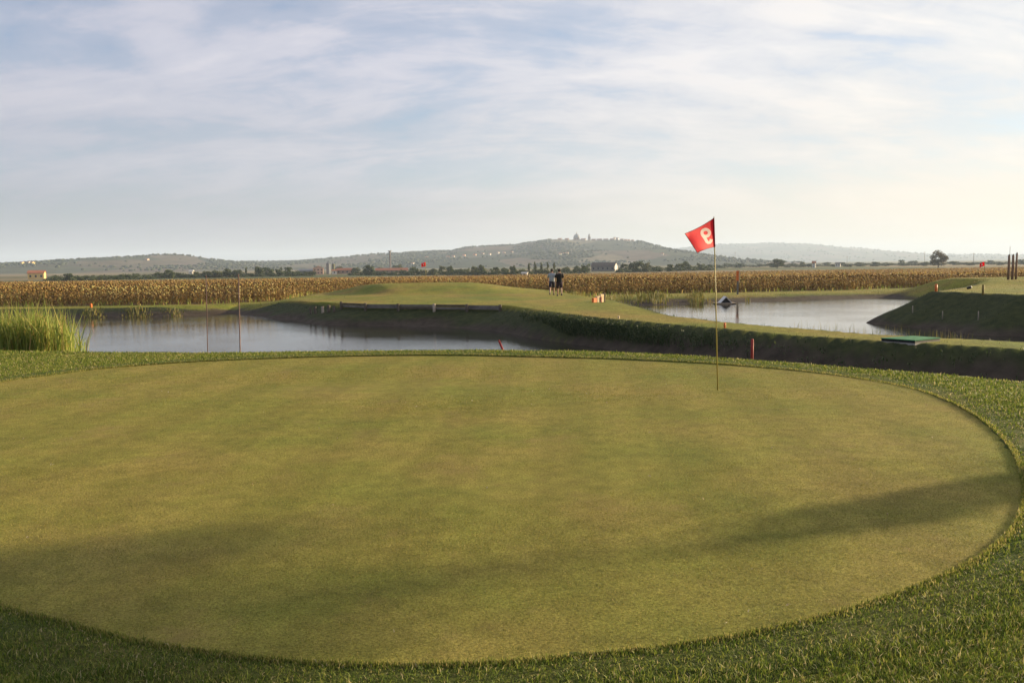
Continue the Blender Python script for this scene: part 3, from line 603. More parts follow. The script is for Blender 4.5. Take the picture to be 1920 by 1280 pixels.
# ------------------------------------------------------------------ trees
def tree_mesh(seed, leaves, shape, leaf=0.085, lobes=11, tr=1.0):
    r = random.Random(seed); g = np.random.default_rng(seed)
    tk = MB(); lean = r.uniform(-.03, .03)
    tk.tube([(0, 0, -.04), (lean * .5, 0, .12), (lean, .01, .3), (lean * 1.3, 0, .55)], [.034 * tr, .026 * tr, .02 * tr, .008], 7)
    cs = []
    for i in range(lobes):
        a = i * 2.4 + r.uniform(-.4, .4)
        if shape == 'round': z = r.uniform(.24, .84); rad = .38 * math.sqrt(max(0, 1 - ((z - .5) / .46) ** 2)) * r.uniform(.4, 1); s = r.uniform(.16, .24)
        elif shape == 'standard': z = r.uniform(.66, .90); rad = .34 * r.uniform(.2, 1); s = r.uniform(.10, .15)
        elif shape == 'tall': z = r.uniform(.18, .92); rad = .16 * r.uniform(.2, 1); s = r.uniform(.09, .13)
        else: z = r.uniform(.12, .78); rad = .42 * r.uniform(.2, 1); s = r.uniform(.2, .28)
        c = Vector((lean + rad * math.cos(a), rad * math.sin(a), z)); cs.append((c, s))
        if i < 7: lo = .88 if shape == 'standard' else .45; tk.tube([(lean, 0, max(.15, z * lo)), (c.x * .5 + lean * .5, c.y * .5, z * (lo + 1) / 2), tuple(c)], [.012, .008, .003], 5)
    P = []; per = leaves // len(cs)
    for c, s in cs:
        d = g.normal(size=(per, 3)); d /= np.linalg.norm(d, axis=1)[:, None]; P.append(np.array(c) + d * (g.random((per, 1)) ** .45) * s * np.array([1.1, 1.1, .85]))
    P = np.concatenate(P); n = len(P); u = g.normal(size=(n, 3)); u /= np.linalg.norm(u, axis=1)[:, None]; w = np.cross(u, g.normal(size=(n, 3))); w /= np.linalg.norm(w, axis=1)[:, None]
    s = leaf * g.uniform(.5, 1.1, (n, 1)); V = np.stack([P - u * s, P + w * s * .6, P + u * s, P - w * s * .6], 1).reshape(-1, 3)
    return tk, V, np.arange(4 * n).reshape(n, 4)
TREES = {}
for key, seeds, leaves, shape, lm in (('round', 4, 620, 'round', M_LEAF), ('pale', 3, 620, 'round', M_LEAF2), ('tall', 2, 420, 'tall', M_LEAF2), ('bush', 3, 420, 'low', M_LEAF), ('russet', 1, 420, 'low', M_LEAF3)):
    TREES[key] = []
    for q in range(seeds):
        tk, V, T = tree_mesh(hash(key) % 50 * 0 + len(key) * 31 + q, leaves, shape); TREES[key].append((tk.mesh('trunk', M_BARK), npmesh('crown', V, T, lm)))
def tree(name, kind, loc, w, h, label, group=None, i=0, rz=None):
    o = empty(name, loc, random.uniform(0, 6.28) if rz is None else rz); tm, cm = TREES[kind][i % len(TREES[kind])]
    link('trunk', tm, o); link('crown', cm, o); o.scale = (w, w, h); return tag(o, label, 'tree', group)
def hor(px): return HOR - (px - 960) * math.tan(ROLL)
LBL = {'round': 'dark round-crowned tree in the row behind the sunflower field', 'pale': 'greyish green tree in the row behind the sunflower field',
       'tall': 'slim upright tree in the row behind the sunflower field', 'bush': 'low dark bush in the hedge line behind the sunflower field'}
rows_px = [(103, 524, 514, 15, 'bush'), (130, 525, 511, 20, 'round'), (152, 524, 512, 18, 'bush'), (172, 524, 516, 16, 'bush'), (190, 523, 515, 18, 'bush'), (206, 522, 515, 16, 'bush'), (222, 522, 515, 17, 'bush'),
 (240, 521, 515, 16, 'bush'), (254, 520, 511, 13, 'round'), (300, 520, 508, 22, 'bush'), (318, 520, 502, 20, 'round'), (336, 519, 510, 14, 'bush'), (366, 518, 508, 14, 'pale'), (388, 518, 507, 20, 'pale'), (410, 518, 501, 22, 'pale'), (428, 518, 502, 18, 'round'),
 (445, 518, 504, 20, 'pale'), (462, 517, 500, 8, 'tall'), (488, 516, 496, 22, 'round'), (506, 516, 501, 18, 'round'), (523, 516, 500, 13, 'round'), (541, 515, 499, 20, 'round'), (557, 515, 506, 15, 'bush'),
 (693, 514, 495, 22, 'round'), (636, 508, 498, 18, 'pale'), (668, 511, 500, 16, 'pale'), (712, 508, 497, 15, 'pale'), (748, 508, 495, 20, 'pale'), (775, 512, 498, 17, 'round'), (812, 512, 499, 14, 'pale'), (828, 512, 497, 15, 'pale'),
 (845, 512, 497, 15, 'round'), (861, 513, 499, 13, 'pale'), (876, 513, 501, 14, 'bush'), (890, 513, 496, 15, 'round'), (903, 513, 495, 15, 'round'), (921, 513, 502, 14, 'bush'), (931, 513, 499, 13, 'round'), (948, 513, 496, 13, 'pale'),
 (963, 513, 496, 13, 'round'), (979, 513, 502, 12, 'bush'), (992, 513, 492, 9, 'tall'), (1003, 512, 490, 10, 'tall'), (1015, 512, 491, 9, 'tall'), (1027, 512, 491, 10, 'tall'), (1039, 511, 491, 10, 'tall'), (1062, 510, 499, 16, 'pale'),
 (1083, 509, 497, 16, 'round'), (1098, 509, 493, 17, 'round'), (1171, 508, 493, 18, 'round'), (1191, 508, 486, 26, 'round'), (1213, 508, 491, 20, 'pale'), (1233, 507, 497, 18, 'bush'), (1256, 507, 494, 16, 'round'), (1273, 506, 491, 18, 'round'),
 (1287, 505, 488, 18, 'round'), (1314, 504, 492, 14, 'round'), (1329, 503, 495, 14, 'pale'), (1387, 503, 492, 22, 'bush'), (1345, 502, 494, 16, 'pale'), (1363, 502, 493, 16, 'pale'), (1424, 502, 494, 18, 'pale'), (1486, 502, 491, 18, 'pale'), (1503, 501, 489, 10, 'pale'),
 (1550, 502, 491, 18, 'pale'), (1580, 501, 491, 12, 'round'), (1612, 501, 491, 20, 'pale'), (1641, 501, 490, 20, 'pale'), (1664, 501, 490, 22, 'pale'), (1690, 501, 486, 16, 'round'), (1712, 500, 488, 18, 'pale'), (1733, 500, 488, 14, 'pale'), (1742, 500, 490, 12, 'round'),
 (1787, 500, 489, 20, 'pale'), (1808, 500, 490, 20, 'pale'), (1829, 499, 491, 20, 'pale'), (1856, 499, 487, 14, 'pale'), (1875, 499, 488, 12, 'pale'), (1890, 499, 491, 16, 'pale'), (1914, 499, 485, 16, 'pale')]
for a, b, y0, y1, hh, st in ((88, 290, 526, 521, 9, 11), (290, 590, 520, 515, 8, 13), (660, 980, 514, 514, 8, 13), (980, 1110, 513, 510, 8, 13), (1162, 1345, 509, 504, 8, 13), (1345, 1925, 503, 499.5, 7, 12)):
    x = a
    while x < b:
        yb = y0 + (y1 - y0) * (x - a) / (b - a); rows_px.append((x, yb, yb - hh * random.uniform(.65, 1.35), st * random.uniform(1.1, 1.9), 'bush' if x < 1345 else random.choice(('pale', 'pale', 'bush')))); x += st * random.uniform(.8, 1.2)
for i, (px, yb, yt, w, kind) in enumerate(rows_px):
    Y = min(max(5.8 * F / max(yb + 2 - hor(px), 4), 345 + .15 * max(px - 300, 0)), 1000)
    if px > 1330: Y = random.uniform(820, 1150)
    b = at(px, yb, Y); b.z = Hs(b.x, Y); top = at(px, yt, Y).z; s = Y / F
    name = {'round': 'round_tree', 'pale': 'field_tree', 'tall': 'poplar_tree', 'bush': 'hedge_bush'}[kind]
    hh_ = max(top - b.z, 3.0); b.z -= .16 * hh_; tree(name, kind, b, w * s * 1.15, hh_ * 1.14, LBL[kind], LBL[kind].replace('bush in', 'bushe in').replace(' in the', 's in the').replace('tree s', 'trees').replace(' tree', ' tree'), i)
tk, V, T = tree_mesh(77, 2600, 'round', 0.04, 15)
TREES['lone'] = [(tk.mesh('trunk', M_BARK), npmesh('crown', V, T, M_LEAF3)), ]
tk, V, T = tree_mesh(78, 2600, 'round', 0.04, 15); TREES['lone2'] = [(tk.mesh('trunk', M_BARK), npmesh('crown', V, T, M_LEAF))]
def lone(px, yb, yt, w, Y, kind, label):
    b = at(px, yb, Y); b.z = Hs(b.x, Y); s = Y / F; tree('lone_tree', kind, b, w * s * 1.15, at(px, yt, Y).z - b.z, label, rz=0.6)
lone(1759, 502, 468, 29, 620, 'lone', 'tall lone tree standing clear above the flat field')
lone(1457, 503, 485, 26, 700, 'lone2', 'round dark tree alone at the far edge of the field, near the pink-roofed tower')

# ------------------------------------------------------------------ buildings
M_WHITE = mat('white plaster', (0.62, 0.57, 0.50), 0.9, 0.12, 0.6); M_YEL = mat('yellow plaster', (0.62, 0.44, 0.17), 0.9, 0.12, 0.6); M_PINK = mat('pink plaster', (0.60, 0.36, 0.25), 0.9, 0.12, 0.6)
M_GREYW = mat('grey plaster', (0.17, 0.155, 0.14), 0.9, 0.15, 0.6); M_TILE = mat('terracotta roof', (0.33, 0.13, 0.07), 0.85, 0.3, 1.2); M_DARKR = mat('dark roof', (0.10, 0.08, 0.07), 0.85, 0.3, 1.0)
M_SHEET = mat('grey sheet roof', (0.17, 0.18, 0.19), 0.6, 0.15, 0.8); M_PANE = mat('window glass', (0.03, 0.035, 0.04), 0.15, 0.2, 1, 0.5); M_STONE = mat('pale stone', (0.42, 0.35, 0.28), 0.9, 0.2, 0.2)
M_BRICK = mat('old brick', (0.30, 0.20, 0.15), 0.9, 0.2, 0.2); M_CONC = mat('concrete', (0.30, 0.28, 0.26), 0.9, 0.2, 0.5)
def house(name, label, px, yb, Y, w, d, hw, hr, wall, roof, rz=0.0, nwin=3, gable_front=False, catg='house', group=None, storeys=1, ground=None):
    b = at(px, yb, Y); b.z = (Hs(b.x, Y) if ground is None else ground) - 0.05; o = empty(name, b, rz)
    MB().box((0, 0, hw / 2), (w, d, hw)).build('wall', wall, o)
    e = 0.35; m = MB()
    if gable_front:
        m.add([(-w / 2, -d / 2, hw), (w / 2, -d / 2, hw), (0, -d / 2, hw + hr), (-w / 2, d / 2, hw), (w / 2, d / 2, hw), (0, d / 2, hw + hr)], [(0, 1, 2), (5, 4, 3)]); m.build('gable', wall, o)
        m = MB()
        for sx in (-1, 1): m.add([(sx * (w / 2 + e), -d / 2 - e, hw - .12), (sx * (w / 2 + e), d / 2 + e, hw - .12), (0, d / 2 + e, hw + hr + .05), (0, -d / 2 - e, hw + hr + .05),
                                  (sx * (w / 2 + e), -d / 2 - e, hw + .08), (sx * (w / 2 + e), d / 2 + e, hw + .08), (0, d / 2 + e, hw + hr + .25), (0, -d / 2 - e, hw + hr + .25)], [(0, 1, 2, 3), (4, 5, 6, 7), (0, 3, 7, 4), (1, 2, 6, 5), (0, 1, 5, 4)])
    else:
        m.add([(-w / 2, -d / 2, hw), (-w / 2, d / 2, hw), (-w / 2, 0, hw + hr), (w / 2, -d / 2, hw), (w / 2, d / 2, hw), (w / 2, 0, hw + hr)], [(0, 1, 2), (5, 4, 3)]); m.build('gable', wall, o)
        m = MB()
        for sy in (-1, 1): m.add([(-w / 2 - e, sy * (d / 2 + e), hw - .12), (w / 2 + e, sy * (d / 2 + e), hw - .12), (w / 2 + e, 0, hw + hr + .05), (-w / 2 - e, 0, hw + hr + .05),
                                  (-w / 2 - e, sy * (d / 2 + e), hw + .08), (w / 2 + e, sy * (d / 2 + e), hw + .08), (w / 2 + e, 0, hw + hr + .25), (-w / 2 - e, 0, hw + hr + .25)], [(0, 1, 2, 3), (4, 5, 6, 7), (0, 3, 7, 4), (1, 2, 6, 5), (0, 1, 5, 4)])
    m.build('roof', roof, o)
    for s in range(storeys):
        for k in range(nwin):
            x = (k + .5) / nwin * w - w / 2; z = (s + .55) * hw / storeys
            MB().box((x, -d / 2 - .01, z), (min(1.0, w / nwin * .4), .12, min(1.3, hw / storeys * .42))).build('window', M_PANE, o)
    return tag(o, label, catg, group)
house('farmhouse', 'small yellow house with an orange tiled roof beyond the field', 70, 530, 500, 8.6, 7, 3.9, 1.5, M_YEL, M_TILE, R(20))
house('farmhouse', 'pink gabled farmhouse beside two silos', 597, 514, 660, 7.8, 8, 4.6, 1.9, M_PINK, M_TILE, R(12), 3, True, storeys=2)
house('farm_shed', 'long grey sheet-roofed shed left against the pink farmhouse', 574, 514, 670, 11.5, 7, 2.8, 1.3, M_GREYW, M_SHEET, R(4), 3, catg='shed')
house('farm_shed', 'tiny cream outbuilding standing below the silos', 627, 515, 650, 3.6, 4, 2.7, .8, M_WHITE, M_TILE, R(15), 1, catg='shed')
house('farm_building', 'low red-roofed farm building between the silos and a round tree', 652, 514, 680, 17, 7, 2.9, 1.6, M_BRICK, M_TILE, R(5), 5, catg='building')
house('farm_building', 'long low red-roofed farm building under the tall concrete mast', 735, 514, 680, 26, 8, 2.4, 1.7, M_BRICK, M_TILE, R(6), 7, catg='building')
barn = house('barn', 'long dark-roofed barn with its shaded side coloured grey and its sunlit gable end white', 1133, 508, 640, 18.5, 8, 4.0, 2.6, M_GREYW, M_DARKR, R(-22), 5, catg='barn')
MB().add([(9.26 + e, y, z) for e in (0, .12) for y, z in ((-4, 0), (4, 0), (4, 4), (0, 6.5), (-4, 4))], [(0, 1, 2, 3, 4), (9, 8, 7, 6, 5)] + [(k, (k + 1) % 5, 5 + (k + 1) % 5, 5 + k) for k in range(5)]).build('end_wall', M_WHITE, barn)  # white skin paints the sunlit end, the long wall's grey its shaded side
house('shed', 'low white shed roof just above the sunflower tops', 984, 514, 420, 2.6, 2, 1.3, .4, M_WHITE, M_WHITE, R(-15), 1, catg='shed')
house('house', 'narrow cream tower house with a pink roof at the far field edge', 1526, 503, 760, 2.9, 3, 4.2, 1.8, M_WHITE, M_TILE, R(-25), 1, storeys=2)
house('house', 'pale cream low house among trees at the far field edge', 1571, 502, 860, 5, 5, 3.2, 1.2, M_WHITE, M_GREYW, R(-25), 2)
house('house', 'small white roofed cottage on the slope above the hedge', 359, 506, 900, 4.5, 4, 2.6, 1.6, M_WHITE, M_WHITE, R(-10), 1)
def silo(px, yb, yt, w, Y, m, label):
    b = at(px, yb, Y); b.z = Hs(b.x, Y); h = at(px, yt, Y).z - b.z; r = w * Y / F / 2; o = empty('silo', b)
    MB().rings([(0, 0, 0, r, r), (0, 0, h * .86, r, r)], 20).build('tank', m, o); MB().rings([(0, 0, h * .86, r * 1.05, r * 1.05), (0, 0, h * .97, r * .4, r * .4), (0, 0, h, r * .15, r * .15)], 20).build('cap', M_SHEET, o)
    lad = MB()
    for sx in (-.2, .2): lad.tube([(sx, -r - .15, 0), (sx, -r - .15, h * .9)], .03, 4)
    for k in range(int(h / .5)): lad.tube([(-.2, -r - .15, .4 + k * .5), (.2, -r - .15, .4 + k * .5)], .02, 4)
    lad.build('ladder', M_SHEET, o); tag(o, label, 'silo')
silo(616, 514, 491, 7.5, 670, M_SHEET, 'wide dark grey silo next to the pink farmhouse'); silo(625.5, 514, 492, 5, 675, mat('moss stained concrete', (0.13, 0.13, 0.08), 0.9, 0.3, 0.5), 'slim mossy brown silo beside the dark grey one')
def mast():
    Y = 690; b = at(732, 512, Y); b.z = Hs(b.x, Y); h = at(732, 470, Y).z - b.z; o = empty('concrete_mast', b); MB().tube([(0, 0, 0), (0, 0, h - .8)], [.75, .62], 14).build('shaft', M_CONC, o)
    MB().rings([(0, 0, h - .8, .6, .6), (0, 0, h - .5, 1.7, 1.7), (0, 0, h, 1.7, 1.7)], 16).build('head', M_CONC, o)
    m = MB(); m.tube([(.85, -.3, 0), (.85, -.3, h + 1.5)], .08, 6).build('antenna', M_SHEET, o); tag(o, 'tall slim concrete mast with a flat head rising above the farm roofs', 'mast')
mast()
def pylon(px, yb, yt, Y):
    b = at(px, yb, Y); b.z = Hs(b.x, Y); h = at(px, yt, Y).z - b.z; o = empty('power_pole', b); MB().tube([(0, 0, 0), (0, 0, h)], [.32, .22], 8).build('pole', M_CONC, o)
    MB().box((0, 0, h - 1), (4, .25, .25)).build('crossarm', M_CONC, o); tag(o, 'thin distant power pole with a crossarm above the field', 'power pole', 'power poles across the plain')
for a in ((1825, 500, 474, 900), (1378, 500, 472, 1300), (1733, 500, 472, 1300), (1588, 500, 480, 1300)): pylon(*a)
# the town on the hill
def hz(key, px, py, Y): p = at(px, py, Y); return float(HILLS[key][0](np.array([p.x]), np.array([Y]))[0])
def basilica():
    Y = 3085; b = at(1081, 450, Y); g = hz('town', 1081, 450, Y); o = empty('basilica', (b.x, Y, g - 2)); s = Y / F; top = b.z - g + 2
    MB().box((0, 6, top * .5 + 1), (15 * s, 40, top + 2)).build('nave', M_BRICK, o)
    r = 5.5 * s; MB().rings([(0, 0, top - 1, r, r), (0, 0, top + 3.4 * s, r, r), (0, 0, top + 3.5 * s, r * 1.06, r * 1.06), (0, 0, top + 3.9 * s, r * 1.06, r * 1.06)], 8).build('drum', M_BRICK, o)
    dm = MB().rings([(0, 0, top + 3.9 * s + math.sin(a) * 7.2 * s, r * math.cos(a) ** .9 + .6, r * math.cos(a) ** .9 + .6) for a in np.linspace(0, 1.5, 9)], 24).build('dome', M_SHEET, o, True)
    MB().rings([(0, 0, top + 10.8 * s, 2.2, 2.2), (0, 0, top + 12.4 * s, 2.1, 2.1), (0, 0, top + 12.6 * s, 2.5, 2.5), (0, 0, top + 14.4 * s, .4, .4), (0, 0, top + 16 * s, .15, .15)], 10).build('lantern', M_STONE, dm)
    for k in range(8):
        a = k * math.pi / 4 + math.pi / 8; MB().box((math.cos(a) * r * .95, math.sin(a) * r * .95, top + 1.9 * s), (2.2, 2.2, 4), a).build('window', M_PANE, o)
    tag(o, 'domed basilica on the crest of the town hill', 'church')
    b = at(1105, 450, Y); t = b.z - g; o = empty('bell_tower', (b.x, Y + 5, g - 2)); a = 2.3 * s
    MB().box((0, 0, t / 2 + 3.6 * s), (2 * a, 2 * a, t + 7.2 * s)).build('shaft', M_BRICK, o)
    z = t + 7.2 * s; MB().rings([(0, 0, z, a * .95, a * .95), (0, 0, z + 2.4 * s, a * .8, a * .8)], 8).build('belfry', M_STONE, o)
    MB().rings([(0, 0, z + 2.4 * s, a * .85, a * .85), (0, 0, z + 3.6 * s, a * .7, a * .7), (0, 0, z + 4.6 * s, a * .28, a * .28), (0, 0, z + 6.6 * s, .3, .3)], 12).build('spire', M_SHEET, o, True)
    for sx in (-1, 1): MB().box((sx * a * .5, -a - .02, z - 1.5 * s), (a * .4, .3, 1.8 * s)).build('opening', M_PANE, o)
    tag(o, 'slender bell tower with a pointed cap beside the basilica dome', 'tower')
basilica()
town = [(1063, 452, 7, 3, M_BRICK), (1094, 453, 9, 3.6, M_STONE), (1113, 453.5, 8, 3.2, M_BRICK), (1124, 454, 10, 4, M_BRICK), (1136, 454, 9, 4, M_STONE), (1148, 454.5, 8, 4.6, M_STONE),
        (1157, 455, 5, 7, M_WHITE), (1166, 457, 6, 5, M_STONE), (1173, 459, 5, 5, M_PINK), (1179, 460, 4, 5, M_PINK), (1186, 461, 5, 4, M_STONE), (1050, 452, 7, 2.5, M_BRICK), (1152, 452, 3, 5, M_WHITE)]
for i, (px, yb, w, h, m) in enumerate(town):
    Y = 3040 - (yb - 452) * 9; s = Y / F; b = at(px, yb, Y)
    house('town_house', 'old town building in the row on the hill crest beside the basilica', px, yb, Y, w * s, 12, max(3, (h + 1) * s + b.z - hz('town', px, yb, Y)), 2.5, m, M_TILE, R(-14), 3, catg='building', group='town buildings on the hill crest', storeys=2, ground=hz('town', px, yb, Y))
for i, (px, yb, w, h, Y, key, m) in enumerate([(918, 478, 5, 3, 2700, 'town', M_WHITE), (905, 477, 6, 2, 2720, 'town', M_STONE), (934, 476, 3, 4, 2750, 'town', M_WHITE), (945, 475, 6, 2.4, 2750, 'town', M_STONE), (960, 474, 5, 2.2, 2760, 'town', M_STONE), (890, 479, 7, 2, 2700, 'town', M_PINK),
        (1050, 478, 6, 3, 2600, 'town', M_WHITE), (1058, 477, 6, 2.4, 2620, 'town', M_WHITE), (1064, 476, 3, 3, 2620, 'town', M_WHITE), (840, 483, 8, 2, 2500, 'town', M_PINK), (800, 484, 6, 2, 2500, 'town', M_PINK), (850, 482, 6, 2.4, 2500, 'town', M_STONE),
        (870, 480, 6, 2, 2600, 'town', M_PINK), (1242, 478, 3, 2, 2700, 'town', M_WHITE), (42, 495, 6, 3, 2250, 'left', M_YEL), (54, 495, 4, 4, 2250, 'left', M_WHITE), (61, 495, 5, 3, 2250, 'left', M_YEL), (276, 488, 7, 2, 2200, 'left', M_STONE), (774, 496, 5, 2, 2000, 'town', M_WHITE)]):
    f = HILLS[key][0]; best = min(np.linspace(HILLS[key][3] + 100, HILLS[key][4] - 20, 120), key=lambda y: abs(at(px, yb, y).z - hz(key, px, yb, y))); Y = float(best); s = Y / F
    lb = {'left': 'yellow and white village house on the left hill ridge', 'town': 'small pale house scattered on the slope of the town hill'}[key]
    house('hill_house', lb, px, yb, Y, max(6, w * s * .8), 8, max(3, h * s * .7), 2, m, M_TILE, R(-18), 2, group=lb.replace('house', 'houses'), ground=hz(key, px, yb, Y))

# ------------------------------------------------------------------ golf furniture
M_RED = mat('red flag cloth', (0.86, 0.022, 0.045), 0.7, 0.06, 20, trans=0.45); M_HEM = mat('dark red hem', (0.20, 0.008, 0.02), 0.8, 0.1, 20); M_NUM = mat('white flag print', (0.90, 0.82, 0.74), 0.8, 0.04, 20, trans=0.4)
M_POLE = mat('yellow fibreglass pole', (0.34, 0.27, 0.06), 0.45, 0.15, 9, 0.4); M_REDP = mat('red painted wood', (0.26, 0.025, 0.02), 0.6, 0.2, 12); M_ORANGE = mat('orange plastic', (0.65, 0.16, 0.03), 0.5, 0.15, 12)
M_WOODL = mat('pale weathered timber', (0.34, 0.28, 0.22), 0.85, 0.3, 3, bump=0.4); M_WOODD = mat('dark weathered timber', (0.10, 0.08, 0.06), 0.9, 0.35, 4, bump=0.5); M_BLACK = mat('black rubber', (0.018, 0.018, 0.018), 0.7, 0.2, 10)
M_MAT = mat('green mat carpet', (0.03, 0.17, 0.075), 0.95, 0.2, 9, bump=0.5, bscale=90); M_PALEW = mat('pale new timber', (0.62, 0.47, 0.28), 0.8, 0.2, 5); M_DRAIN = mat('white plastic', (0.6, 0.6, 0.58), 0.5, 0.1, 10)
def flagstick():
    gx_, gy_ = G(1346, 732.5, GZ); Yp = gy_; o = empty('flagstick', (gx_, gy_, GZ)); top = at(1338.5, 406.5, Yp); tl = top - Vector((gx_, gy_, GZ))
    MB().tube([(0, 0, -.08), tuple(tl * .5), tuple(tl)], [.0085, .0075, .006], 10).build('pole', M_POLE, o, True)
    n = 24; cup = MB(); cup.rings([(0, 0, .004, .054, .054), (0, 0, -.1, .054, .054)], n, False); cup.build('cup_liner', M_DRAIN, o, True)
    MB().rings([(0, 0, .0035, .075, .075), (0, 0, .0045, .055, .055)], n, False).build('cup_rim', mat('bare earth', (0.06, 0.045, 0.03), 0.9, 0.3, 30), o)
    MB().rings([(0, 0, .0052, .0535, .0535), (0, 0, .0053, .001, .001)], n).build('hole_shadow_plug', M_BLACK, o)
    # cloth: corners given as directions, laid on a rippled sheet around the pole's plane
    cor = [(1338.5, 409), (1340, 463), (1307.5, 474), (1284, 438)]
    base = Vector((gx_, gy_, GZ))
    def cloth(u, v, off=0.0):               # u 0 at the pole .. 1 at the fly, v 0 top .. 1 bottom
        a = [p[0] for p in cor]; b = [p[1] for p in cor]
        px = a[0] * (1 - u) * (1 - v) + a[1] * (1 - u) * v + a[2] * u * v + a[3] * u * (1 - v); py = b[0] * (1 - u) * (1 - v) + b[1] * (1 - u) * v + b[2] * u * v + b[3] * u * (1 - v)
        py += 2.2 * math.sin(u * math.pi) * (1 - v) - 1.6 * math.sin(u * math.pi) * v
        dy = -.30 * u + .028 * math.sin(u * 5.2 + v * 2.2) * u + .02 * math.sin(v * 5 + u) * u
        if u > .9 and v < .22: dy -= .035 * (u - .9) / .1 * (1 - v / .22)
        return at(px, py, Yp + dy + off) - base
    nu, nv = 22, 16; m = MB()
    for off in (-.0012, .0012):
        m.add([cloth(i / nu, j / nv, off) for j in range(nv + 1) for i in range(nu + 1)], [(j * (nu + 1) + i, j * (nu + 1) + i + 1, (j + 1) * (nu + 1) + i + 1, (j + 1) * (nu + 1) + i) for j in range(nv) for i in range(nu)])
    fl = link('flag', m.mesh('flag', M_RED, True), o)
    h = MB()
    for path in ([(i / 20, 0.008) for i in range(21)], [(.992, j / 20) for j in range(21)], [(i / 20, .992) for i in range(21)]): h.tube([cloth(u, v) for u, v in path], .0042, 6)
    h.build('hem', M_HEM, fl); MB().tube([cloth(0.012, j / 12) for j in range(13)], .0115, 8).build('sleeve', M_HEM, fl)
    # numeral 9, seen from behind and so mirrored
    zc = lambda x, y: (1280 + x / 16, 400 + y / 16)
    ring_ = [(690 + 112 * math.cos(a), 588 + 104 * math.sin(a)) for a in np.linspace(0, 2 * math.pi, 25)]
    tail = [(592, 640), (640, 705), (688, 778), (722, 845), (765, 878), (812, 872), (846, 835), (858, 775)]
    A = np.array(cor, float)
    def inv(px, py):                        # direction -> cloth coordinates
        u, v = .4, .5
        for _ in range(30):
            def f(u, v):
                q = A[0] * (1 - u) * (1 - v) + A[1] * (1 - u) * v + A[2] * u * v + A[3] * u * (1 - v); return q[0] - px, q[1] + 2.2 * math.sin(u * math.pi) * (1 - v) - 1.6 * math.sin(u * math.pi) * v - py
            r0 = np.array(f(u, v)); J = np.column_stack([(np.array(f(u + 1e-4, v)) - r0) / 1e-4, (np.array(f(u, v + 1e-4)) - r0) / 1e-4]); d = np.linalg.solve(J, -r0); u += d[0]; v += d[1]
        return u, v
    num = MB()
    for pts in (ring_, tail):
        for side in (-.0035, .0035):
            L = []; Rr = []
            for i, p in enumerate(pts):
                t = np.array(pts[min(i + 1, len(pts) - 1)]) - np.array(pts[max(i - 1, 0)])
                if pts is ring_ and i in (0, len(pts) - 1): t = np.array((0, 1.0))
                t = t / np.linalg.norm(t); q = np.array((-t[1], t[0])) * 46
                L.append(cloth(*inv(*zc(p[0] + q[0], p[1] + q[1])), side)); Rr.append(cloth(*inv(*zc(p[0] - q[0], p[1] - q[1])), side))
            k = len(pts); num.add(L + Rr, [(i, i + 1, k + i + 1, k + i) for i in range(k - 1)])
    num.build('numeral', M_NUM, fl)
    tag(o, 'thin yellow flagstick with a red flag numbered 9 in the near hole', 'flagstick')
flagstick()
def far_flag(px, yb, ytop, ybot, w, Y, label):
    b = at(px, yb, Y); b.z = Hs(b.x, Y); t = at(px, ytop, Y); h = t.z - b.z; o = empty('flagstick', b); s = Y / F
    MB().tube([(0, 0, -.05), (0, 0, h)], .016, 8).build('pole', M_POLE, o); m = MB(); nu = 8; fh = (ybot - ytop) * s
    for off in (-.004, .004): m.add([(-i / nu * w * s, off + .08 * math.sin(i / nu * 5), h - .02 - j * fh - .12 * i / nu) for j in range(2) for i in range(nu + 1)], [(i, i + 1, nu + 2 + i, nu + 1 + i) for i in range(nu)])
    f = m.build('flag', M_RED, o, True); MB().box((-w * s * .5, -.03 + .08 * math.sin(2.5) , h - .08 - fh * .5), (w * s * .25, .008, fh * .4)).build('print', M_NUM, f); tag(o, label, 'flagstick')
far_flag(799, 538, 491, 498, 8, 78, 'distant flagstick with a small red flag on the raised green'); far_flag(1845, 523, 490.5, 498, 10, 66, 'distant flagstick with a small red flag on the mound beyond the right pond')
def stake(px, yb, yt, wpx, Y, m, label, catg='stake', lean=0.0, group=None, deep=0.25, depth=1.0):
    b = at(px, yb, Y); z0 = Hs(b.x, Y); t = at(px, yt, Y); w = wpx * Y / F; o = empty('marker_stake', (b.x, Y, z0)); h = t.z - z0
    MB().tube([(0, 0, -deep), (lean * h * .5, 0, h * .5), (lean * h, 0, h * .96)], w / 2, 10).build('shaft', m, o, True); MB().rings([(lean * h, 0, h * .96, w / 2, w / 2), (lean * h, 0, h, w * .28, w * .28)], 10).build('cap', m, o)
    return tag(o, label, catg, group)
stake(1410, 676, 635, 5.5, 13.75, M_REDP, 'short red hazard stake at the lip of the ditch beyond the green'); stake(956, 660, 637, 4.0, 16.2, M_REDP, 'leaning red marker stake at the pond edge behind the green', lean=-.38)
stake(1359, 613, 604.5, 4.2, 27.9, M_ORANGE, 'small orange marker peg on the grassy causeway'); stake(1160, 600, 592, 4, 33.5, M_PALEW, 'small pale pink marker peg on the causeway below the raised green'); stake(171, 577, 569, 4, 58.6, M_ORANGE, 'small orange marker peg on the bank beside the reeds')
stake(1755, 545, 532.5, 4.5, 42.4, M_ORANGE, 'orange-brown marker stake at the corner of the right mound'); stake(1843, 549, 533.5, 4, 38.9, mat('olive painted wood', (0.20, 0.15, 0.03), 0.7, 0.2, 10), 'olive yellow marker stake on the edge of the right mound')
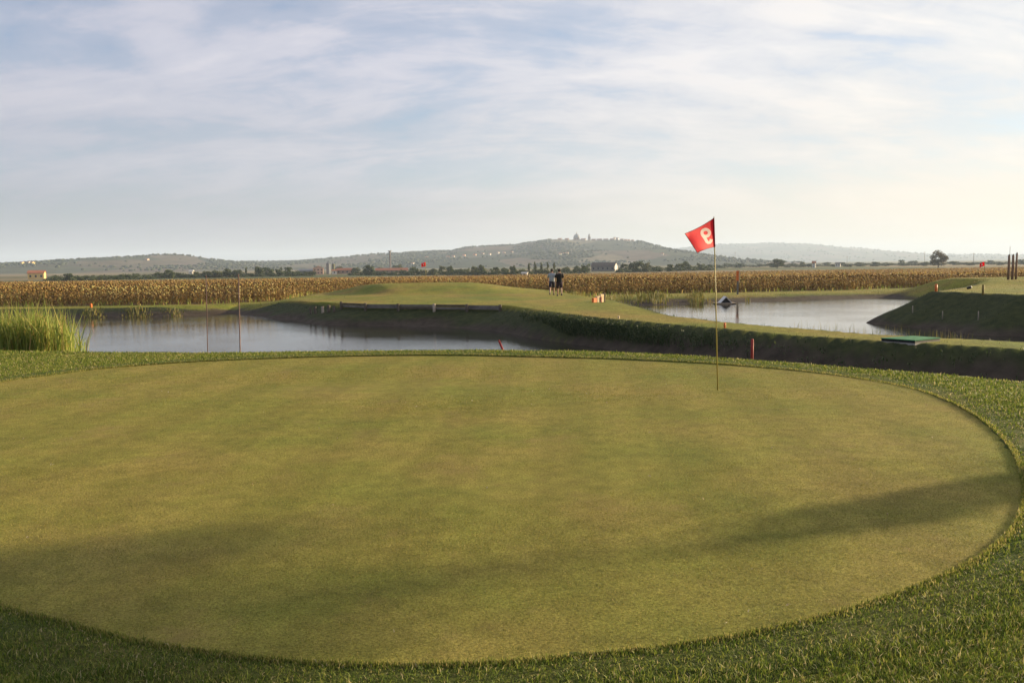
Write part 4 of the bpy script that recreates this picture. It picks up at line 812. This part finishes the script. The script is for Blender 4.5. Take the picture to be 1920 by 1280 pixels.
for px, yb, yt in ((1711, 586, 573), (1767, 596, 583), (1834, 600, 583)):
    Y = float(min(np.linspace(31, 46, 151), key=lambda y: abs(at(px, yb, y).z - Hs(at(px, yb, y).x, y)))); stake(px, yb, yt, 1.8, Y, M_WOODL, 'thin pale stake in the shaded face of the right mound', group='thin stakes in the mound face')
def net_frame():
    o0 = at(387, 660, 16.6); o = empty('net_frame', (o0.x, 16.6, Hs(o0.x, 16.6))); base = o.location.copy(); m = M_WOODD
    for a, b_, r in ((389.5, 386.2, .011), (450.5, 447, .014)):
        p, q = at(a, 664, 16.6) - base, at(b_, 516 if a < 400 else 514, 16.6) - base; p = p - (q - p) * .45; MB().tube([tuple(p), tuple(q)], [r, r * .8], 8).build('post', mat('stained post', (0.20, 0.13, 0.11), 0.85, 0.3, 6), o)
    nt = MB()
    def thread(p, q): nt.tube([tuple(p - base), tuple(q - base)], .0006, 3, False)
    for k in range(120): y = 517 + k * 1.19; thread(at(386.4 + k / 42, y, 16.6), at(447.4 + k / 42, y - .5, 16.6))
    for k in range(1, 52): f = k / 52; thread(at(386.5 + 61 * f, 517, 16.6), at(389.5 + 61 * f, 658, 16.6))
    nt.build('net', mat('brown net thread', (0.10, 0.07, 0.055), 0.9, 0.1, 5), o); tag(o, 'pair of thin brown posts with fine netting at the pond edge', 'net')
net_frame()
def retaining_wall():
    px_ = [(642, 567), (687, 570), (748, 571), (815, 571.5), (876, 572), (938, 573)]; g = [Vector((x, y - .22, z + .03)) for x, y, z in ((*G(a, b, zz), zz) for (a, b), zz in zip(px_, (-.55, -.58, -.6, -.6, -.6, -.6)))]
    base = Vector((g[2].x, g[2].y, Hs(g[2].x, g[2].y))); o = empty('retaining_wall', base)
    for i, p in enumerate(g):
        MB().tube([tuple(p - base + Vector((0, -.12, -.75))), tuple(p - base + Vector((0, -.12, .04)))], .085, 9).build('post', M_WOODL if i in (3,) else M_WOODD, o, True)
    for i in range(5):
        a, b = g[i], g[i + 1]; c = (a + b) / 2 - base; ang = math.atan2(b.y - a.y, b.x - a.x); L = (b - a).length
        for k in range(2): MB().box((c.x, c.y, c.z - .07 - k * .13 + random.uniform(-.015, .015)), (L - .03, .06 + .02 * k, .115), ang + random.uniform(-.006, .006)).build('plank', mat('grey plank', (0.17, 0.15, 0.13), 0.9, 0.3, 3, bump=0.4) if (i + k) % 3 else M_WOODD, o, bevel=.006)
    tag(o, 'low timber retaining wall of planks and posts along the raised green', 'wall')
    for k, (a, y0, y1, w) in enumerate(((583, 562, 573, 4), (592, 564, 574, 5), (606, 565, 576, 5), (616, 566, 577, 6), (627, 567, 578, 5))):
        Y = 50.4 - k * .45; p = at(a, y0, Y); q = empty('wall_post', (p.x, Y, Hs(p.x, Y))); h = min(p.z - q.location.z + .02, .34 + .05 * (k % 2)); w_ = w * Y / F
        MB().tube([(0, -.1, -.4), (random.uniform(-.04, .04), -.1, max(h, .26))], w_ / 2, 9).build('shaft', M_WOODL if k == 2 else M_WOODD, q, True); MB().rings([(0, -.1, max(h, .26) - .01, w_ / 2.2, w_ / 2.2), (0, -.1, max(h, .26) + .03, w_ / 5, w_ / 5)], 9).build('top', M_WOODD, q)
        tag(q, 'single weathered upright post beyond the end of the plank wall', 'post', 'loose posts past the plank wall')
retaining_wall()
def timber_step():
    Y = 47.0; p = at(1121, 568, Y); o = empty('timber_block_edging', (p.x, Y, Hs(p.x, Y)), R(42)); s = Y / F
    for k in range(3): MB().box((-.30 + k * .30, 0, .12 + .05 * k), (.27, .16, .26 + .10 * k)).build('block', M_PALEW if k else M_ORANGE, o, bevel=.012)
    MB().box((.50, .0, .24), (.07, .18, .56)).build('end_post', M_WOODD, o, bevel=.008); MB().box((.17, -.10, .10), (.06, .05, .40)).build('batten', M_REDP, o)
    tag(o, 'short sunlit row of pale timber blocks on the slope of the raised green', 'edging')
timber_step()
def tee_mat():
    c = [G(a, b, ZC + .09) for a, b in ((1651, 634), (1716, 638.5), (1764, 633.5), (1712, 630))]; cx = sum(p[0] for p in c) / 4; cy = sum(p[1] for p in c) / 4; o = empty('tee_mat', (cx, cy, Hs(cx, cy))); zt = ZC + .09 - o.location.z
    q = [(p[0] - cx, p[1] - cy) for p in c]
    def slab(z0, z1, s): return MB().add([(x * s, y * s, z) for z in (z0, z1) for x, y in q], [(3, 2, 1, 0), (4, 5, 6, 7), (0, 1, 5, 4), (1, 2, 6, 5), (2, 3, 7, 6), (3, 0, 4, 7)])
    slab(-.12, zt - .075, .99).build('base_frame', M_CONC, o); slab(zt - .072, zt - .012, .97).build('rubber_layer', M_BLACK, o); slab(zt - .010, zt + .012, 1.0).build('carpet', M_MAT, o); tag(o, 'green carpeted tee mat on a low platform on the causeway', 'tee mat')
tee_mat()
def duck_house():
    Y = 64.5; p = at(1359, 572, Y); o = empty('duck_house', (p.x, Y, WATER_Z + .02)); s = Y / F; w = 11.5 * s; h = 13 * s
    for k in range(6): MB().box((-.05, -.55 + k * .22, .06), (44 * s, .19, .07)).build('deck_plank', M_PALEW if k % 2 else M_WOODL, o, bevel=.006)
    for sx in (-1, 1): MB().add([(sx * w, -.5, .1), (sx * w, .5, .1), (0, .5, .1 + h), (0, -.5, .1 + h), (sx * (w + .07), -.5, .1), (sx * (w + .07), .5, .1), (0, .5, .18 + h), (0, -.5, .18 + h)], [(0, 1, 2, 3), (4, 5, 6, 7), (0, 3, 7, 4), (1, 2, 6, 5), (0, 1, 5, 4), (3, 2, 6, 7)]).build('roof_side', M_DRAIN, o)
    MB().add([(-w * .95, -.38, .1), (w * .95, -.38, .1), (0, -.38, .07 + h), (-w * .95, -.34, .1), (w * .95, -.34, .1), (0, -.34, .07 + h)], [(0, 1, 2), (5, 4, 3), (0, 1, 4, 3), (1, 2, 5, 4), (2, 0, 3, 5)]).build('front_panel', M_BLACK, o)
    for sx in (-1, 1): MB().tube([(sx * 20 * s, -.4, -.04), (sx * 20 * s, .5, -.04)], .09, 10).build('float', M_BLACK, o)
    o.scale = (.85, .85, .8)
    tag(o, 'small white-edged gabled duck house on a floating deck', 'duck house')
duck_house()
def sign_post():
    Y = 72.5; p = at(1383, 548, Y); o = empty('sign_post', (p.x, Y, Hs(p.x, Y))); h = at(1383, 507, Y).z - o.location.z
    MB().box((0, 0, h * .3), (.13, .13, h * .62 + .2)).build('post', M_GREYW, o); MB().box((-.05, -.09, h * .78), (.22, .03, h * .42)).build('orange_board', M_ORANGE, o); MB().box((.10, -.06, h * .74), (.09, .05, h * .5)).build('white_edge', M_PALEW, o)
    tag(o, 'upright grey post with an orange board at the field edge behind the duck house', 'sign post')
sign_post()
for i, (px, yt, w) in enumerate(((1890.5, 477, 4.5), (1898, 476.5, 4.5), (1905, 473, 3.6))):
    Y = 60.0 + i * .3; p = at(px, 520, Y); z = Hs(p.x, Y); h = at(px, yt, Y).z - z; w_ = w * Y / F; o = empty('timber_post', (p.x, Y, z))
    MB().tube([(0, 0, -.3), (random.uniform(-.03, .03), 0, h * .5), (0, 0, h - .1)], [w_ * .55, w_ * .5, w_ * .42], 9).build('shaft', mat('brown post wood', (0.20, 0.13, 0.09), 0.9, 0.3, 5), o, True); MB().rings([(0, 0, h - .1, w_ * .42, w_ * .42), (0, 0, h, w_ * .12, w_ * .12)], 9).build('tip', M_WOODD, o)
    tag(o, 'tall dark timber post, one of a close cluster behind the right mound', 'post', 'cluster of tall timber posts')
def rod():
    Y = 61.5; p = at(1891.5, 520, Y); z = Hs(p.x, Y); h = at(1891.5, 463, Y).z - z; o = empty('thin_rod', (p.x, Y, z)); MB().tube([(0, 0, -.2), (0, 0, h)], .014, 6).build('shaft', M_WOODL, o); MB().rings([(0, 0, h, .02, .02), (0, 0, h + .05, .012, .012)], 8).build('knob', M_DRAIN, o)
    tag(o, 'thin pale rod rising above the cluster of timber posts', 'rod')
rod()
def tee_marker():
    Y = 45.0; p = at(1817, 543.5, Y); o = empty('golf_bag', (p.x, Y, Hs(p.x, Y)), R(15)); MB().tube([(-.24, 0, .11), (.12, 0, .17), (.2, 0, .19)], [.10, .125, .12], 12).build('body', M_BLACK, o, True)
    MB().tube([(.2, 0, .19), (.26, 0, .2)], [.125, .115], 12).build('collar', M_DRAIN, o, True); MB().tube([(-.15, -.12, .16), (0, -.16, .26), (.14, -.13, .22)], .015, 6).build('strap', M_BLACK, o)
    o.scale = (.5, .5, .6)
    tag(o, 'small black and white bag lying on the right mound', 'bag')
tee_marker()
def weed(px, yb, yt, Y, label, group):
    b = at(px, yb, Y); z = Hs(b.x, Y); h = min(max(at(px, yt, Y).z - z, .3), .75); n = 8; P = np.column_stack([rng.normal(0, .05, n), rng.normal(0, .05, n), np.zeros(n)]); V, T = weed_leaves(P, h * rng.uniform(.5, 1, n), .05, .45)
    o = link('weed_plant', npmesh('weed_plant', V, T, M_WEED), loc=(b.x, Y, z)); tag(o, label, 'weed', group)
for i, (px, yb, yt, Y) in enumerate(((1766, 708, 655, 17.5), (1383, 672, 625, 22), (1545, 690, 640, 20.5), (1562, 690, 644, 20.6), (1612, 692, 650, 20.2), (1690, 700, 668, 17), (1458, 685, 640, 21), (1345, 668, 640, 22), (1790, 640, 618, 27))):
    weed(px, yb, yt, Y, 'tall spindly weed growing from the shaded ditch bank beyond the green', 'tall weeds on the ditch bank')
# two unseen saplings added right of the green, shaped to throw shadows across it
def shade_trees():
    for args, loc, scl, label in (((92, 3600, 'tall', 0.035, 22), (9.6, 8.28), (1.25, 1.25, 1.9), 'slim upright sapling, unseen, added right of the putting green for its shadow'),
                                  ((91, 6500, 'standard', 0.026, 20, .25), (12.3, 9.95), (2.9, 2.9, 5.1), 'young round-headed tree on a bare trunk, unseen, added right of the putting green for its shade')):
        tk, V, T = tree_mesh(*args); o = empty('sapling', (*loc, Hs(*loc) - .02), .4); link('trunk', tk.mesh('trunk', M_BARK), o); link('crown', npmesh('crown', V, T, M_LEAF), o); o.scale = scl; tag(o, label, 'tree')
shade_trees()

# ------------------------------------------------------------------ people
M_SKIN = mat('skin', (0.42, 0.25, 0.17), 0.6, 0.08, 10); M_HAIR = mat('dark hair', (0.03, 0.022, 0.018), 0.7, 0.3, 60)
M_TB = mat('black shirt cloth', (0.012, 0.012, 0.014), 0.9, 0.2, 12); M_TG = mat('pale blue-grey shirt cloth', (0.30, 0.34, 0.38), 0.9, 0.12, 12); M_SH1 = mat('navy shorts cloth', (0.03, 0.028, 0.045), 0.9, 0.2, 12); M_SH2 = mat('dark plum shorts cloth', (0.035, 0.02, 0.025), 0.9, 0.2, 12); M_SHOE = mat('dark shoe', (0.04, 0.035, 0.03), 0.7, 0.3, 12)
def person(px, yf, yh, Y, rz, stride, shirt, shorts, label, arm):
    b = at(px, yf, Y); z = Hs(b.x, Y); H_ = at(px, yh, Y).z - z; k = H_ / 1.78
    v, e, r = [], [], []
    def ch(start, pts):
        i = start
        for p, q in pts: v.append(p); r.append(q); e.append((i, len(v) - 1)) if i is not None else None; i = len(v) - 1
        return i
    pel = ch(None, [((0, 0, .96), .135)]); sp = ch(pel, [((0, 0, 1.12), .125), ((0, .0, 1.28), .14), ((0, -.01, 1.42), .125)]); nk = ch(sp, [((0, 0, 1.51), .055)])
    hd = ch(nk, [((0, .015, 1.575), .072), ((0, .02, 1.65), .092), ((0, .015, 1.72), .082), ((0, .01, 1.765), .045)]); ch(hd - 2, [((0, .115, 1.645), .014)])
    for s in (-1, 1): ch(hd - 2, [((s * .098, .0, 1.655), .015)])
    kn = {}
    for s in (-1, 1):
        st = stride * s; kn[s] = [(s * .095, st * .12, .72), (s * .10, st * .24, .50), (s * .10, st * .30 - (.16 if st < 0 else 0), .10 + (.05 if st < 0 else 0))]
        a = ch(pel, [((s * .09, 0, .90), .105), (kn[s][0], .085), (kn[s][1], .058), ((s * .10, (kn[s][1][1] + kn[s][2][1]) / 2, .32), .056), (kn[s][2], .036)])
        ch(a, [((s * .11, kn[s][2][1] + .07, kn[s][2][2] - .06), .036), ((s * .115, kn[s][2][1] + .16, kn[s][2][2] - .07), .026)])
        sw = -st * .5 * arm; el = (s * .265, sw * .35 - .02, 1.16); wr = (s * .27, sw * .9 + .06, .93)
        a = ch(sp, [((s * .16, 0, 1.43), .065), ((s * .235, sw * .1, 1.31), .048), (el, .04), ((s * .27, (el[1] + wr[1]) / 2, 1.05), .036), (wr, .026)])
        p = ch(a, [((wr[0], wr[1] + .02, wr[2] - .06), .03)])
        for q, (dy, L) in enumerate(((-.028, .075), (-.009, .09), (.011, .085), (.030, .065))): ch(p, [((wr[0], wr[1] + .02 + dy, wr[2] - .10), .009), ((wr[0] - s * .012, wr[1] + .03 + dy, wr[2] - .10 - L * .55), .008), ((wr[0] - s * .028, wr[1] + .035 + dy, wr[2] - .10 - L * .9), .007)])
        ch(a, [((wr[0] - s * .02, wr[1] + .055, wr[2] - .045), .010), ((wr[0] - s * .028, wr[1] + .075, wr[2] - .09), .008)])
    me = bpy.data.meshes.new('person'); bm = bmesh.new(); sk = bm.verts.layers.skin.verify()
    for i, (p, q) in enumerate(zip(v, r)): w = bm.verts.new(p); w[sk].radius = (q, q * (.72 if i in (0, 1, 2, 3) else 1)); w[sk].use_root = (i == 0)
    bm.verts.ensure_lookup_table()
    for a, c in e: bm.edges.new((bm.verts[a], bm.verts[c]))
    bm.to_mesh(me); bm.free(); o = link('person', me, loc=(b.x, Y, z)); m = o.modifiers.new('skin', 'SKIN'); m.use_smooth_shade = True; o.modifiers.new('sub', 'SUBSURF').render_levels = 2; o.modifiers['sub'].levels = 1
    me.materials.append(M_SKIN); o.rotation_euler = (0, 0, rz); o.scale = (k, k, k)
    t = MB().rings([(0, 0, .90, .185, .125), (0, 0, 1.0, .185, .128), (0, 0, 1.15, .178, .125), (0, 0, 1.30, .205, .135), (0, -.01, 1.40, .205, .125), (0, -.01, 1.465, .15, .095), (0, 0, 1.50, .07, .068)], 20)
    for s in (-1, 1): sw = -stride * s * .5 * arm; t.tube([(s * .13, -.005, 1.435), (s * .205, sw * .05, 1.36), (s * .258, sw * .22, 1.20)], [.085, .08, .075], 14)
    t.build('shirt', shirt, o, True); t = MB().rings([(0, 0, .80, .175, .12), (0, 0, .90, .182, .128), (0, 0, 1.02, .172, .122)], 20)
    for s in (-1, 1): a, c = kn[s][0], kn[s][1]; t.tube([(s * .088, 0, .92), a, (c[0], c[1] * .92, c[2] + .04)], [.115, .112, .105], 14)
    t.build('shorts', shorts, o, True)
    MB().rings([(0, .0 - .01, 1.60, .085, .075), (0, -.008, 1.66, .105, .105), (0, 0, 1.73, .10, .105), (0, 0, 1.785, .06, .065), (0, 0, 1.80, .01, .01)], 16).build('hair', M_HAIR, o, True)
    for s in (-1, 1): c = kn[s][2]; MB().rings([(c[0] * 1.05, c[1] + .05, c[2] - .10, .05, .135), (c[0] * 1.05, c[1] + .05, c[2] - .06, .052, .138), (c[0] * 1.03, c[1] + .02, c[2] - .01, .045, .08), (c[0], c[1], c[2] + .02, .045, .05)], 14).build('shoe', M_SHOE, o, True)
    tag(o, label, 'person')
person(1035, 548.5, 504, 60.6, R(-8), .9, M_TG, M_SH1, 'person in a pale grey shirt and dark shorts walking away, beside one in black', 1.0)
person(1049, 552.5, 504, 58.6, R(4), -.6, M_TB, M_SH2, 'person in a black shirt and dark shorts walking away over the raised green', .7)

# ------------------------------------------------------------------ haze in the air
def haze():
    b = MB().box((0, 6200, 104.5), (22800, 13200, 235)); m = bpy.data.materials.new('haze air'); m.use_nodes = True; n = m.node_tree.nodes; n.clear(); out = n.new('ShaderNodeOutputMaterial'); v = n.new('ShaderNodeVolumePrincipled')
    v.inputs['Color'].default_value = (0.62, 0.76, 0.97, 1); v.inputs['Density'].default_value = 1.3e-4; v.inputs['Anisotropy'].default_value = 0.1; m.node_tree.links.new(v.outputs[0], out.inputs['Volume'])
    tag(b.build('haze', m), 'thin pale haze filling the air over the plain and hills', 'haze', kind='stuff')
haze()
